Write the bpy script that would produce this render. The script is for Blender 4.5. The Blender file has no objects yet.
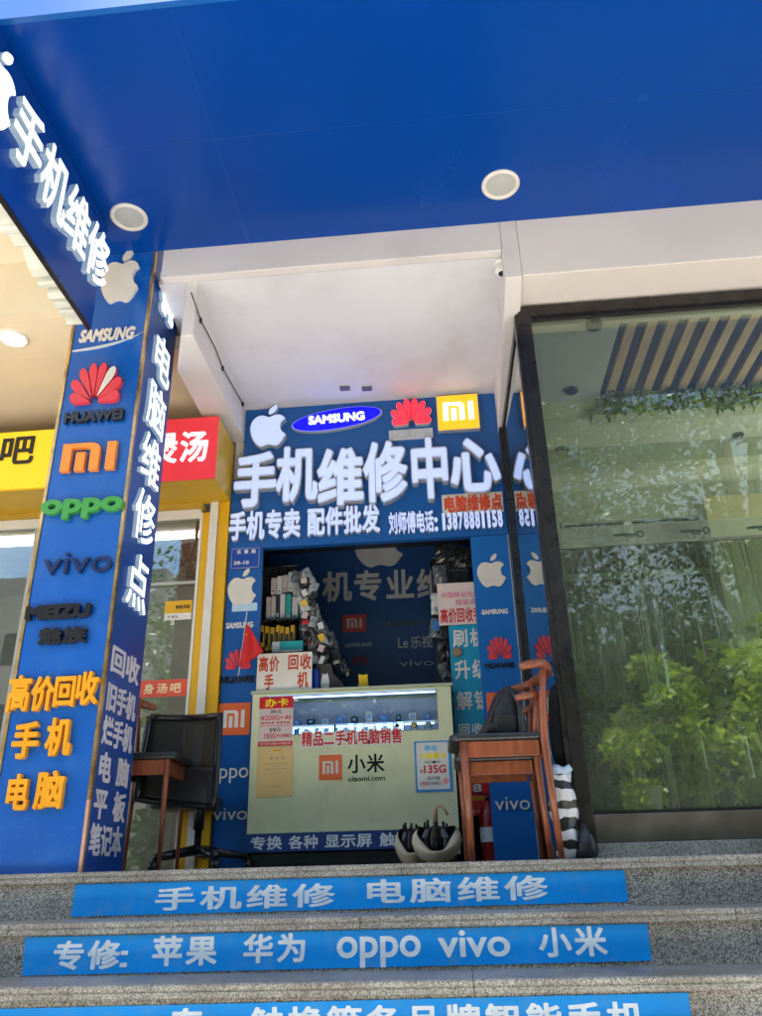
import bpy, bmesh, math, random
from mathutils import Vector, Matrix
random.seed(7)
R = math.radians
SC = bpy.context.scene
COL = SC.collection
# ------------------------------------------------------------------ camera frame measured from the photograph
FPX, CX, CY = 800., 381., 508.
up = Vector((335.-CX, -1231.-CY, FPX)).normalized()
fw = Vector((460.-CX, 866.-CY, FPX)); fw -= up*fw.dot(up); fw.normalize()
rt = fw.cross(up); rt = rt if rt.x > 0 else -rt
EYE = Vector((0, 0, -.045))
def at(x, y, X=None, Y=None, Z=None):
    c = Vector((x-CX, y-CY, FPX)); v = Vector((rt.dot(c), fw.dot(c), up.dot(c)))
    t = (X-EYE.x)/v.x if X is not None else ((Y-EYE.y)/v.y if Y is not None else (Z-EYE.z)/v.z)
    return EYE + v*t
def pbY(x0, y0, x1, y1, Y):          # extents (a0,a1,b0,b1) on a wall facing the street
    ym, xm = (y0+y1)/2, (x0+x1)/2
    return (at(x0, ym, Y=Y).x, at(x1, ym, Y=Y).x, at(xm, y1, Y=Y).z, at(xm, y0, Y=Y).z)

# ------------------------------------------------------------------ materials
def lin(h):
    h = h.lstrip('#'); v = [int(h[i:i+2], 16)/255 for i in (0, 2, 4)]
    return tuple(x/12.92 if x <= .04045 else ((x+.055)/1.055)**2.4 for x in v)
MC = {}
def mat(name, col, rough=.5, metal=0., var=.12, scale=6., bump=0., bscale=40., emit=None, es=0., coat=0., spec=.5, dirt=None, dsc=3., damt=.35, stretch=None):
    if name in MC: return MC[name]
    m = bpy.data.materials.new(name); m.use_nodes = True; nt = m.node_tree; N = nt.nodes; L = nt.links
    b = N['Principled BSDF']
    if isinstance(col, str): col = lin(col)
    b.inputs['Roughness'].default_value = rough; b.inputs['Metallic'].default_value = metal
    b.inputs['Coat Weight'].default_value = coat; b.inputs['Coat Roughness'].default_value = .08
    b.inputs['Specular IOR Level'].default_value = spec
    tc = N.new('ShaderNodeTexCoord'); mp = N.new('ShaderNodeMapping'); L.new(tc.outputs['Object'], mp.inputs['Vector'])
    if stretch: mp.inputs['Scale'].default_value = stretch
    n = N.new('ShaderNodeTexNoise'); n.inputs['Scale'].default_value = scale; n.inputs['Detail'].default_value = 5; L.new(mp.outputs[0], n.inputs['Vector'])
    r = N.new('ShaderNodeMapRange'); r.inputs['From Min'].default_value = .3; r.inputs['From Max'].default_value = .7
    r.inputs['To Min'].default_value = 1-var; r.inputs['To Max'].default_value = 1+var; L.new(n.outputs['Fac'], r.inputs['Value'])
    mx = N.new('ShaderNodeMix'); mx.data_type = 'RGBA'; mx.blend_type = 'MULTIPLY'; mx.inputs['Factor'].default_value = 1
    mx.inputs['A'].default_value = (*col, 1); L.new(r.outputs[0], mx.inputs['B'])
    out = mx.outputs['Result']
    if dirt:
        n2 = N.new('ShaderNodeTexNoise'); n2.inputs['Scale'].default_value = dsc; n2.inputs['Detail'].default_value = 8; n2.inputs['Roughness'].default_value = .65
        L.new(tc.outputs['Object'], n2.inputs['Vector'])
        r2 = N.new('ShaderNodeMapRange'); r2.inputs['From Min'].default_value = .5; r2.inputs['From Max'].default_value = .75; r2.inputs['To Max'].default_value = damt
        L.new(n2.outputs['Fac'], r2.inputs['Value'])
        m2 = N.new('ShaderNodeMix'); m2.data_type = 'RGBA'; L.new(r2.outputs[0], m2.inputs['Factor']); L.new(out, m2.inputs['A'])
        m2.inputs['B'].default_value = (*(lin(dirt) if isinstance(dirt, str) else dirt), 1); out = m2.outputs['Result']
    L.new(out, b.inputs['Base Color'])
    rr = N.new('ShaderNodeMapRange'); rr.inputs['To Min'].default_value = max(0, rough-.08); rr.inputs['To Max'].default_value = min(1, rough+.1)
    L.new(n.outputs['Fac'], rr.inputs['Value']); L.new(rr.outputs[0], b.inputs['Roughness'])
    if bump:
        n3 = N.new('ShaderNodeTexNoise'); n3.inputs['Scale'].default_value = bscale; n3.inputs['Detail'].default_value = 4; L.new(mp.outputs[0], n3.inputs['Vector'])
        bp = N.new('ShaderNodeBump'); bp.inputs['Strength'].default_value = bump; bp.inputs['Distance'].default_value = .01; L.new(n3.outputs['Fac'], bp.inputs['Height']); L.new(bp.outputs[0], b.inputs['Normal'])
    if emit is not None:
        b.inputs['Emission Color'].default_value = (*(lin(emit) if isinstance(emit, str) else emit), 1); b.inputs['Emission Strength'].default_value = es
    MC[name] = m; return m
def glass(name, tint, refl=1.45, base=.04, rough=0., haze=.01):
    if name in MC: return MC[name]
    m = bpy.data.materials.new(name); m.use_nodes = True; nt = m.node_tree; N = nt.nodes; L = nt.links; N.clear()
    o = N.new('ShaderNodeOutputMaterial'); mx = N.new('ShaderNodeMixShader'); t = N.new('ShaderNodeBsdfTransparent'); g = N.new('ShaderNodeBsdfGlossy')
    t.inputs['Color'].default_value = (*tint, 1); g.inputs['Roughness'].default_value = rough; g.inputs['Color'].default_value = (.95, 1, .97, 1)
    f = N.new('ShaderNodeFresnel'); f.inputs['IOR'].default_value = refl
    a = N.new('ShaderNodeMath'); a.operation = 'ADD'; a.inputs[1].default_value = base; a.use_clamp = True; L.new(f.outputs[0], a.inputs[0])
    n = N.new('ShaderNodeTexNoise'); n.inputs['Scale'].default_value = 1.3; bp = N.new('ShaderNodeBump'); bp.inputs['Strength'].default_value = .03; bp.inputs['Distance'].default_value = .02
    tc = N.new('ShaderNodeTexCoord'); L.new(tc.outputs['Object'], n.inputs['Vector']); L.new(n.outputs['Fac'], bp.inputs['Height']); L.new(bp.outputs[0], g.inputs['Normal'])
    L.new(a.outputs[0], mx.inputs['Fac']); L.new(t.outputs[0], mx.inputs[1]); L.new(g.outputs[0], mx.inputs[2])
    dd = N.new('ShaderNodeBsdfDiffuse'); dd.inputs['Color'].default_value = (.55,.60,.50,1); md = N.new('ShaderNodeMixShader'); n5 = N.new('ShaderNodeTexNoise'); n5.inputs['Scale'].default_value = 2.5; n5.inputs['Detail'].default_value = 8  # diffuse veil paints a pale haze into the glass
    L.new(tc.outputs['Object'], n5.inputs['Vector']); r5 = N.new('ShaderNodeMapRange'); r5.inputs['From Min'].default_value = .3; r5.inputs['From Max'].default_value = .75; r5.inputs['To Min'].default_value = haze*.6; r5.inputs['To Max'].default_value = haze*1.5
    L.new(n5.outputs['Fac'], r5.inputs['Value']); L.new(r5.outputs[0], md.inputs['Fac']); L.new(mx.outputs[0], md.inputs[1]); L.new(dd.outputs[0], md.inputs[2]); L.new(md.outputs[0], o.inputs['Surface'])
    MC[name] = m; return m
def granite(name, a, b_, c_, sc=90.):
    m = bpy.data.materials.new(name); m.use_nodes = True; nt = m.node_tree; N = nt.nodes; L = nt.links; p = N['Principled BSDF']
    tc = N.new('ShaderNodeTexCoord')
    v = N.new('ShaderNodeTexVoronoi'); v.inputs['Scale'].default_value = sc; v.inputs['Randomness'].default_value = 1; L.new(tc.outputs['Object'], v.inputs['Vector'])
    bw = N.new('ShaderNodeRGBToBW'); L.new(v.outputs['Color'], bw.inputs[0])
    cr = N.new('ShaderNodeValToRGB'); L.new(bw.outputs[0], cr.inputs[0]); e = cr.color_ramp.elements
    e[0].position = .22; e[0].color = (*lin(a), 1); e[1].position = .8; e[1].color = (*lin(c_), 1); k = e.new(.48); k.color = (*lin(b_), 1)
    n = N.new('ShaderNodeTexNoise'); n.inputs['Scale'].default_value = 3; n.inputs['Detail'].default_value = 7; L.new(tc.outputs['Object'], n.inputs['Vector'])
    r = N.new('ShaderNodeMapRange'); r.inputs['From Min'].default_value = .3; r.inputs['From Max'].default_value = .7; r.inputs['To Min'].default_value = .7; r.inputs['To Max'].default_value = 1.15; L.new(n.outputs['Fac'], r.inputs['Value'])
    n4 = N.new('ShaderNodeTexNoise'); n4.inputs['Scale'].default_value = 1.7; n4.inputs['Detail'].default_value = 9; n4.inputs['Roughness'].default_value = .7; L.new(tc.outputs['Object'], n4.inputs['Vector'])
    mx = N.new('ShaderNodeMix'); mx.data_type = 'RGBA'; mx.blend_type = 'MULTIPLY'; mx.inputs['Factor'].default_value = 1; L.new(cr.outputs[0], mx.inputs['A']); L.new(r.outputs[0], mx.inputs['B'])
    m2 = N.new('ShaderNodeMix'); m2.data_type = 'RGBA'; r4 = N.new('ShaderNodeMapRange'); r4.inputs['From Min'].default_value = .48; r4.inputs['From Max'].default_value = .7; r4.inputs['To Max'].default_value = .55
    L.new(n4.outputs['Fac'], r4.inputs['Value']); L.new(r4.outputs[0], m2.inputs['Factor']); L.new(mx.outputs['Result'], m2.inputs['A']); m2.inputs['B'].default_value = (*lin('#5a4c3c'), 1)
    L.new(m2.outputs['Result'], p.inputs['Base Color']); p.inputs['Roughness'].default_value = .42
    rr = N.new('ShaderNodeMapRange'); rr.inputs['To Min'].default_value = .25; rr.inputs['To Max'].default_value = .65; L.new(n4.outputs['Fac'], rr.inputs['Value']); L.new(rr.outputs[0], p.inputs['Roughness'])
    bp = N.new('ShaderNodeBump'); bp.inputs['Strength'].default_value = .25; bp.inputs['Distance'].default_value = .004; L.new(bw.outputs[0], bp.inputs['Height']); L.new(bp.outputs[0], p.inputs['Normal'])
    MC[name] = m; return m
def leafmat(name, c1, c2, trans=.45):
    m = bpy.data.materials.new(name); m.use_nodes = True; nt = m.node_tree; N = nt.nodes; L = nt.links; N.clear()
    o = N.new('ShaderNodeOutputMaterial'); p = N.new('ShaderNodeBsdfPrincipled'); t = N.new('ShaderNodeBsdfTranslucent'); mx = N.new('ShaderNodeMixShader')
    g = N.new('ShaderNodeNewGeometry'); cr = N.new('ShaderNodeValToRGB'); L.new(g.outputs['Random Per Island'], cr.inputs[0])
    cr.color_ramp.elements[0].color = (*lin(c1), 1); cr.color_ramp.elements[1].color = (*lin(c2), 1)
    L.new(cr.outputs[0], p.inputs['Base Color']); L.new(cr.outputs[0], t.inputs['Color']); p.inputs['Roughness'].default_value = .45
    mx.inputs['Fac'].default_value = trans; L.new(p.outputs[0], mx.inputs[1]); L.new(t.outputs[0], mx.inputs[2]); L.new(mx.outputs[0], o.inputs['Surface'])
    MC[name] = m; return m

# ------------------------------------------------------------------ mesh building
class FY:      # frame on a plane facing -Y : a = X, b = Z, c = out of the wall towards the street
    def __init__(s, Y): s.Y = Y
    def __call__(s, a, b, c): return (a, s.Y-c, b)
class FX:      # frame on a plane facing +X : a = Y
    def __init__(s, X, sgn=1): s.X, s.g = X, sgn
    def __call__(s, a, b, c): return (s.X+s.g*c, a if s.g > 0 else a, b)
class FL:      # free frame
    def __init__(s, o, u, v): s.o, s.u, s.v = Vector(o), Vector(u).normalized(), Vector(v).normalized(); s.n = s.u.cross(s.v)
    def __call__(s, a, b, c): return tuple(s.o+s.u*a+s.v*b+s.n*c)
class MB:
    def __init__(s): s.v, s.f, s.m = [], [], []
    def add(s, vs, fs, mi=0):
        k = len(s.v); s.v += [tuple(v) for v in vs]; s.f += [tuple(i+k for i in f) for f in fs]; s.m += ([mi]*len(fs) if isinstance(mi, int) else mi)
        return s
    def box(s, x0, x1, y0, y1, z0, z1, mi=0):
        return s.add([(x0,y0,z0),(x1,y0,z0),(x1,y1,z0),(x0,y1,z0),(x0,y0,z1),(x1,y0,z1),(x1,y1,z1),(x0,y1,z1)],
              [(0,3,2,1),(4,5,6,7),(0,1,5,4),(1,2,6,5),(2,3,7,6),(3,0,4,7)], mi)
    def fbox(s, F, a0, a1, b0, b1, c0, c1, mi=0):
        return s.prism([(a0,b0),(a1,b0),(a1,b1),(a0,b1)], F, c0, c1, mi)
    def obox(s, c, size, rot=(0,0,0), mi=0):
        from mathutils import Euler
        M = Euler(rot).to_matrix(); h = [q/2 for q in size]; c = Vector(c)
        vs = [c+M@Vector((sx*h[0], sy*h[1], sz*h[2])) for sz in (-1,1) for sx, sy in ((-1,-1),(1,-1),(1,1),(-1,1))]
        return s.add(vs, [(0,3,2,1),(4,5,6,7),(0,1,5,4),(1,2,6,5),(2,3,7,6),(3,0,4,7)], mi)
    def prism(s, pts, F, c0, c1, mi=0, side=None):
        n = len(pts); vs = [F(a,b,c0) for a,b in pts]+[F(a,b,c1) for a,b in pts]
        fs = [tuple(range(n-1,-1,-1)), tuple(range(n,2*n))]+[(i,(i+1)%n,n+(i+1)%n,n+i) for i in range(n)]
        return s.add(vs, fs, [mi]*2+[mi if side is None else side]*n)
    def tube(s, path, r, seg=10, mi=0, cap=True, flat=None):
        path = [Vector(p) for p in path]; n = len(path); rs = r if isinstance(r, (list, tuple)) else [r]*n
        vs, fs = [], []; t0 = (path[1]-path[0]).normalized()
        ref = Vector((0,0,1)) if abs(t0.z) < .9 else Vector((1,0,0)); nx = t0.cross(ref).normalized()
        for i, p in enumerate(path):
            t = (path[min(i+1,n-1)]-path[max(i-1,0)]).normalized(); nx = (nx-t*nx.dot(t)).normalized(); ny = t.cross(nx)
            for k in range(seg):
                a = 2*math.pi*k/seg; q = (nx*math.cos(a)*(flat or 1)+ny*math.sin(a))*rs[i]; vs.append(p+q)
        for i in range(n-1):
            for k in range(seg): fs.append((i*seg+k, i*seg+(k+1)%seg, (i+1)*seg+(k+1)%seg, (i+1)*seg+k))
        if cap: fs += [tuple(range(seg-1,-1,-1)), tuple((n-1)*seg+k for k in range(seg))]
        return s.add(vs, fs, mi)
    def lathe(s, prof, o=(0,0,0), axis='z', seg=28, mi=0, rfun=None):
        vs, fs = [], []; n = len(prof)
        for i, (r, h) in enumerate(prof):
            for k in range(seg):
                a = 2*math.pi*k/seg; rr, hh = (r, h) if not rfun else rfun(r, h, a, i)
                x, y = rr*math.cos(a), rr*math.sin(a)
                v = (x, y, hh) if axis == 'z' else ((x, -hh, y) if axis == 'y' else (hh, x, y)); vs.append((v[0]+o[0], v[1]+o[1], v[2]+o[2]))
        for i in range(n-1):
            for k in range(seg): fs.append((i*seg+k, i*seg+(k+1)%seg, (i+1)*seg+(k+1)%seg, (i+1)*seg+k))
        return s.add(vs, fs, mi)
WL = {}
def obj(name, mb, mats, parent=None, bevel=0, smooth=False, loc=None, label=None, sol=0, sub=0):
    o0 = Vector(WL[parent.name]) if parent else Vector(loc or (0,0,0))
    me = bpy.data.meshes.new(name); me.from_pydata([tuple(Vector(v)-o0) for v in mb.v], [], mb.f)
    for m in (mats if isinstance(mats, (list, tuple)) else [mats]): me.materials.append(m)
    for p, i in zip(me.polygons, mb.m): p.material_index = i
    if smooth:
        for p in me.polygons: p.use_smooth = True
    me.update()
    bm = bmesh.new(); bm.from_mesh(me); bmesh.ops.recalc_face_normals(bm, faces=bm.faces); bm.to_mesh(me); bm.free()
    o = bpy.data.objects.new(name, me); COL.objects.link(o)
    if parent: o.parent = parent
    else: o.location = o0
    WL[o.name] = tuple(o0)
    if sol: q = o.modifiers.new('s', 'SOLIDIFY'); q.thickness = sol; q.offset = 0
    if sub: q = o.modifiers.new('u', 'SUBSURF'); q.levels = sub; q.render_levels = sub
    if bevel: q = o.modifiers.new('b', 'BEVEL'); q.width = bevel; q.segments = 2; q.limit_method = 'ANGLE'; q.harden_normals = False
    if label: o['label'] = label
    return o
def tag(o, label=None, cat=None, group=None, kind=None):
    for k, v in (('label', label), ('category', cat), ('group', group), ('kind', kind)):
        if v: o[k] = v
    return o
def thing(name, label, cat, loc=(0,0,0), group=None):
    o = bpy.data.objects.new(name, None); o.empty_display_size = .1; COL.objects.link(o); o.location = loc; WL[o.name] = tuple(loc)
    return tag(o, label, cat, group)
def copy_tree(o, parent=None):
    c = o.copy(); COL.objects.link(c)
    if parent: c.parent = parent
    for ch in list(o.children): copy_tree(ch, c)
    return c
def parts(name, boxes, m, parent, **k):
    for b in boxes: obj(name, MB().box(*b), m, parent, **k)
# ------------------------------------------------------------------ lettering
import numpy as np
GC = {}; GO = {}
def _flat(ch):
    """flat outline of a character: its boundary segments and its own mesh"""
    if ch in GO: return GO[ch]
    c = bpy.data.curves.new('t', 'FONT'); c.body = ch; c.resolution_u = 4
    o = bpy.data.objects.new('t', c); COL.objects.link(o); dg = bpy.context.evaluated_depsgraph_get(); dg.update()
    me = bpy.data.meshes.new_from_object(o.evaluated_get(dg)); cnt = {}
    for p in me.polygons:
        for e in p.edge_keys: cnt[e] = cnt.get(e, 0)+1
    seg = np.array([(*me.vertices[a].co.xy, *me.vertices[b].co.xy) for (a, b), n in cnt.items() if n == 1])
    bpy.data.objects.remove(o); bpy.data.curves.remove(c); bpy.data.meshes.remove(me)
    GO[ch] = seg; return seg
def glyph(ch, off, font=None):
    """a character made bolder or thinner by off (in em) through its distance field"""
    off = round(off, 3); k = (ch, off)
    if k in GC: return GC[k]
    seg = _flat(ch); x0, x1 = seg[:,[0,2]].min()-off-.05, seg[:,[0,2]].max()+off+.05; y0, y1 = seg[:,[1,3]].min()-off-.05, seg[:,[1,3]].max()+off+.05
    d = .0125; nx, ny = int((x1-x0)/d)+2, int((y1-y0)/d)+2
    gx = x0+d*np.arange(nx); gy = y0+d*np.arange(ny); X, Y = np.meshgrid(gx, gy, indexing='ij'); D = np.full(X.shape, 9.); IN = np.zeros(X.shape, bool)
    for ax, ay, bx_, by in seg:
        ex, ey = bx_-ax, by-ay; t = np.clip(((X-ax)*ex+(Y-ay)*ey)/max(1e-12, ex*ex+ey*ey), 0, 1)
        D = np.minimum(D, np.hypot(X-ax-t*ex, Y-ay-t*ey))
        if ay != by: IN ^= ((ay > Y) != (by > Y)) & (X < (bx_-ax)*(Y-ay)/(by-ay)+ax)
    S = np.where(IN, -D, D)-off+1e-5
    E_ = {}
    def cross(i, j, k2, l):
        a, b = S[i, j], S[k2, l]; t = a/(a-b); return (gx[i]+(gx[k2]-gx[i])*t, gy[j]+(gy[l]-gy[j])*t)
    nxt = {}
    pos = {}
    for i in range(nx-1):
        for j in range(ny-1):
            c = (S[i,j] < 0, S[i+1,j] < 0, S[i+1,j+1] < 0, S[i,j+1] < 0); q = c[0]+2*c[1]+4*c[2]+8*c[3]
            if q in (0, 15): continue
            B, Rr, T_, L_ = ('h', i, j), ('v', i+1, j), ('h', i, j+1), ('v', i, j)
            tb = {1:[(B,L_)],2:[(Rr,B)],3:[(Rr,L_)],4:[(T_,Rr)],5:[(B,Rr),(T_,L_)],6:[(T_,B)],7:[(T_,L_)],8:[(L_,T_)],9:[(B,T_)],10:[(L_,B),(Rr,T_)],11:[(Rr,T_)],12:[(L_,Rr)],13:[(B,Rr)],14:[(L_,B)]}[q]
            for a, b in tb: nxt[a] = b
    def P(e):
        t, i, j = e; return cross(i, j, i+1, j) if t == 'h' else cross(i, j, i, j+1)
    loops = []
    while nxt:
        st = next(iter(nxt)); lp = [st]; cur = nxt.pop(st)
        while cur != st and cur in nxt: lp.append(cur); cur = nxt.pop(cur)
        pts = [P(e) for e in lp]
        if len(pts) < 5: continue
        def area(q): return abs(sum(q[m][0]*q[(m+1) % len(q)][1]-q[(m+1) % len(q)][0]*q[m][1] for m in range(len(q))))/2
        if area(pts) < 1.5e-4: continue
        ch_ = True; out = pts       # drop points that lie on straight runs
        for _ in range(5):
            keep = []; m = 0; L = len(out)
            while m < L:
                a, b, c = out[m-1], out[m], out[(m+1) % L]; l = math.hypot(c[0]-a[0], c[1]-a[1])
                dd = abs((b[0]-a[0])*(c[1]-a[1])-(b[1]-a[1])*(c[0]-a[0]))/max(1e-9, l)
                if dd < .0011 and m+1 < L: keep.append(out[m+1]); m += 2
                else: keep.append(b); m += 1
            if len(keep) == len(out): break
            out = keep
        if len(out) > 2: loops.append(out)
    cu = bpy.data.curves.new('t', 'CURVE'); cu.dimensions = '2D'; cu.fill_mode = 'BOTH'; cu.extrude = .5
    for lp in loops:
        sp_ = cu.splines.new('POLY'); sp_.points.add(len(lp)-1); sp_.use_cyclic_u = True
        for m, p in enumerate(lp): sp_.points[m].co = (p[0], p[1], 0, 1)
    o = bpy.data.objects.new('t', cu); COL.objects.link(o); dg = bpy.context.evaluated_depsgraph_get(); dg.update()
    me = bpy.data.meshes.new_from_object(o.evaluated_get(dg))
    vs = [tuple(v.co) for v in me.vertices]; fs = [tuple(p.vertices) for p in me.polygons]; fr = [0 if abs(p.normal.z) > .7 else 1 for p in me.polygons]
    bpy.data.objects.remove(o); bpy.data.curves.remove(cu); bpy.data.meshes.remove(me)
    GC[k] = (vs, fs, fr); return GC[k]
def put(mb, g, F, src, dst, c0, c1, mf=0, ms=None, shear=0):
    vs, fs, fr = g; sx0, sx1, sy0, sy1 = src; a0, a1, b0, b1 = dst
    out = []
    for x, y, z in vs:
        b = b0+(y-sy0)/(sy1-sy0)*(b1-b0)
        out.append(F(a0+(x-sx0)/(sx1-sx0)*(a1-a0)+shear*(b-b0), b, c0 if z < 0 else c1))
    mb.add(out, fs, [mf if q == 0 else (ms if ms is not None else mf) for q in fr])
def em(off): return (.06-off*1.3, .94+off*1.3, -.08-off*1.3, .84+off*1.3)
def cjk(mb, text, F, box, c0, c1, off=.03, gap=.08, mf=0, ms=None, grow=0):
    """text spread over the box (a0,a1,b0,b1), one cell per character; a space is half a cell"""
    a0, a1, b0, b1 = box; w = [.5 if ch == ' ' else (.45 if ch in ':：1l' and ch != '1' else 1) for ch in text]; tot = sum(w); u = (a1-a0)/(tot-gap)
    a = a0-gap*u/2
    for ch, q in zip(text, w):
        if ch != ' ':
            if ord(ch) < 256 or ch == '：':
                ch = ':' if ch == '：' else ch
                vs = glyph(ch, off)[0]; xs = [v[0] for v in vs]; h = (b1-b0)
                s = (min(xs), max(xs), 0, .73)
                put(mb, glyph(ch, off), F, s, (a+u*gap/2, a+u*q-u*gap/2, b0+h*.06, b1-h*.06), c0, c1, mf, ms)
            else: put(mb, glyph(ch, off+grow), F, em(off), (a+u*gap/2, a+u*q-u*gap/2, b0, b1), c0, c1, mf, ms)
        a += u*q
    return mb
def latin(mb, text, F, box, c0, c1, off=.0, mf=0, ms=None, shear=0):
    g = glyph(text, off); xs = [v[0] for v in g[0]]; ys = [v[1] for v in g[0]]
    put(mb, g, F, (min(xs), max(xs), min(ys), max(ys)), box, c0, c1, mf, ms, shear); return mb
def catmull(pts, n=4):
    out = []; N = len(pts)
    for i in range(N):
        p0, p1, p2, p3 = [Vector(pts[(i+k) % N]) for k in (-1, 0, 1, 2)]
        for j in range(n):
            t = j/n; out.append(tuple(.5*((2*p1)+(p2-p0)*t+(2*p0-5*p1+4*p2-p3)*t*t+(3*p1-p0-3*p2+p3)*t**3)))
    return out
FRUIT = [(.5,.87),(.42,.9),(.33,.93),(.22,.92),(.11,.85),(.03,.72),(0,.55),(.03,.36),(.10,.20),(.19,.07),(.28,0),(.36,0),(.44,.04),(.52,.05),(.60,.03),(.68,0),(.77,.02),(.86,.11),(.93,.23),(.97,.32),(.88,.40),(.83,.50),(.82,.62),(.87,.73),(.94,.80),(.87,.89),(.78,.93),(.68,.93),(.59,.9)]
LEAF = [(.50,.97),(.50,1.06),(.55,1.15),(.63,1.21),(.71,1.23),(.72,1.14),(.67,1.05),(.60,.99)]
def fruit(mb, F, box, c0, c1, mi=0, side=None):
    a0, a1, b0, b1 = box
    for P in (FRUIT, LEAF): mb.prism([(a0+x*(a1-a0), b0+y/1.23*(b1-b0)) for x, y in catmull(P)], F, c0, c1, mi, side)
    return mb
def petals(mb, F, box, c0, c1, mi=0, side=None, alt=None):
    a0, a1, b0, b1 = box; cx = (a0+a1)/2; w = (a1-a0)/2; h = b1-b0
    for k, (ang, ln) in enumerate([(-78,.82),(-56,.98),(-33,1.02),(-11,1.0),(11,1.0),(33,1.02),(56,.98),(78,.82)]):
        t = R(ang); ux, uy = math.sin(t), math.cos(t); L = ln; wd = .175
        P = [(0.16,0),(.38,.055),(.62,.105),(.80,.128),(.93,.095),(1.0,0),(.93,-.095),(.80,-.128),(.62,-.105),(.38,-.055)]
        pts = [(cx+w*(ux*L*p+uy*q)*.97, b0+h*.08+h*.92*(uy*L*p-ux*q)) for p, q in catmull(P, 3)]
        mb.prism(pts, F, c0, c1, mi if not (alt is not None and k == 5) else alt, side)
    return mb
def mi_mark(mb, F, box, c0, c1, mi=0, side=None):
    a0, a1, b0, b1 = box; T = lambda P: [(a0+x*(a1-a0), b0+y*(b1-b0)) for x, y in P]
    mb.prism(T([(0,0),(0,1),(.5,1),(.6,.975),(.67,.9),(.70,.78),(.70,0),(.53,0),(.53,.72),(.50,.80),(.43,.83),(.17,.83),(.17,0)]), F, c0, c1, mi, side)
    mb.prism(T([(.265,0),(.265,.66),(.435,.66),(.435,0)]), F, c0, c1, mi, side)
    mb.prism(T([(.83,0),(.83,1),(1,1),(1,0)]), F, c0, c1, mi, side); return mb
def ellipse(cx, cy, rx, ry, rot=0, n=40):
    return [(cx+rx*math.cos(t)*math.cos(rot)-ry*math.sin(t)*math.sin(rot), cy+rx*math.cos(t)*math.sin(rot)+ry*math.sin(t)*math.cos(rot)) for t in [2*math.pi*i/n for i in range(n)]]
def swoosh(a0, a1, b0, b1, th):
    P = [(a0+(a1-a0)*i/14, b0+(b1-b0)*(i/14)**2.4) for i in range(15)]
    return P+[(x, y+th*math.sin(math.pi*min(1, .12+i/14))) for i, (x, y) in reversed(list(enumerate(P)))]
def rrect(a0, a1, b0, b1, r, n=5):
    out = []
    for cx, cy, s in ((a1-r,b1-r,0),(a0+r,b1-r,1),(a0+r,b0+r,2),(a1-r,b0+r,3)):
        for i in range(n+1): t = math.pi/2*(s+i/n); out.append((cx+r*math.cos(t), cy+r*math.sin(t)))
    return out

# ------------------------------------------------------------------ palette
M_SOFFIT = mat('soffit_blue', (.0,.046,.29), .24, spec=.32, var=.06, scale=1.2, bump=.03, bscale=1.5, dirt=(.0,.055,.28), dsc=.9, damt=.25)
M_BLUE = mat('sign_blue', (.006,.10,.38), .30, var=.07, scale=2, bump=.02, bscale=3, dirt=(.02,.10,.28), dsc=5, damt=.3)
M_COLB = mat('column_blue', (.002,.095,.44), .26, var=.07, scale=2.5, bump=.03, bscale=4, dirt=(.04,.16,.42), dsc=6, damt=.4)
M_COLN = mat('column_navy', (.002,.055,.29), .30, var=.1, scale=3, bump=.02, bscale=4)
M_VINYL = mat('banner_blue', (.0,.29,.82), .45, spec=.3, var=.10, scale=3, bump=.25, bscale=6, dirt=(.16,.33,.5), dsc=14, damt=.4)
M_VWHITE = mat('banner_white', (.74,.80,.84), .5, var=.1, scale=20)
M_PLAST = mat('white_plaster', (.66,.63,.62), .75, var=.05, scale=2, bump=.06, bscale=30, dirt=(.45,.41,.38), dsc=1.4, damt=.35)
M_CEIL = mat('ceiling_plaster', (.64,.64,.69), .7, var=.07, scale=1.2, bump=.10, bscale=6, dirt=(.42,.38,.38), dsc=1.6, damt=.45)
M_WHITE = mat('white_plastic', (.75,.74,.70), .4, var=.06)
M_CREAM = mat('cream_acrylic', (.70,.66,.60), .35, var=.08)
M_GREYT = mat('grey_sign_text', (.55,.60,.66), .45, var=.1)
M_LITW = mat('lit_white', (.8,.8,.8), .4, var=.03, emit=(.86,.93,1.), es=.3)
M_LITS = mat('lit_return', (.35,.37,.36), .35, var=.15, emit=(.35,.65,1.), es=.05)
M_LITL = mat('lit_lavender', (.36,.42,.62), .4, var=.03, emit=(.42,.52,1.), es=.17)
M_LITR = mat('lit_red', (.7,.02,.03), .4, var=.03, emit=(1,.02,.05), es=.3)
M_LITO = mat('lit_orange', (.8,.35,.02), .4, var=.03, emit=(1,.42,.01), es=.2)
M_LITB = mat('lit_deep_blue', (.0,.0,.7), .4, var=.03, emit=(.0,.0,1.), es=.4)
M_RIM = mat('silver_rim', (.52,.54,.58), .35, .3, var=.15)
M_GOLD = mat('gold_trim', (.62,.40,.16), .28, .9, var=.45, scale=14, stretch=(1,1,.35), dirt=(.10,.06,.04), dsc=9, damt=.85)
M_COPPER = mat('copper_trim', (.72,.42,.30), .35, .8, var=.2, scale=8)
M_RED = mat('red_acrylic', (.62,.015,.03), .3, var=.06)
M_PRED = mat('petal_red', (.72,.05,.07), .4, var=.06)
M_ORANGE = mat('orange_acrylic', (.85,.26,.02), .3, var=.06)
M_MI = mat('orange_square', (.80,.15,.04), .4, var=.05)
M_YTXT = mat('amber_letters', (.80,.34,.006), .32, var=.08)
M_GREEN = mat('green_acrylic', (.05,.30,.05), .3, var=.08)
M_BLACK = mat('black_acrylic', (.012,.013,.018), .22, var=.2)
M_NAVYL = mat('dark_navy_letters', (.01,.02,.09), .15, var=.2)
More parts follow.
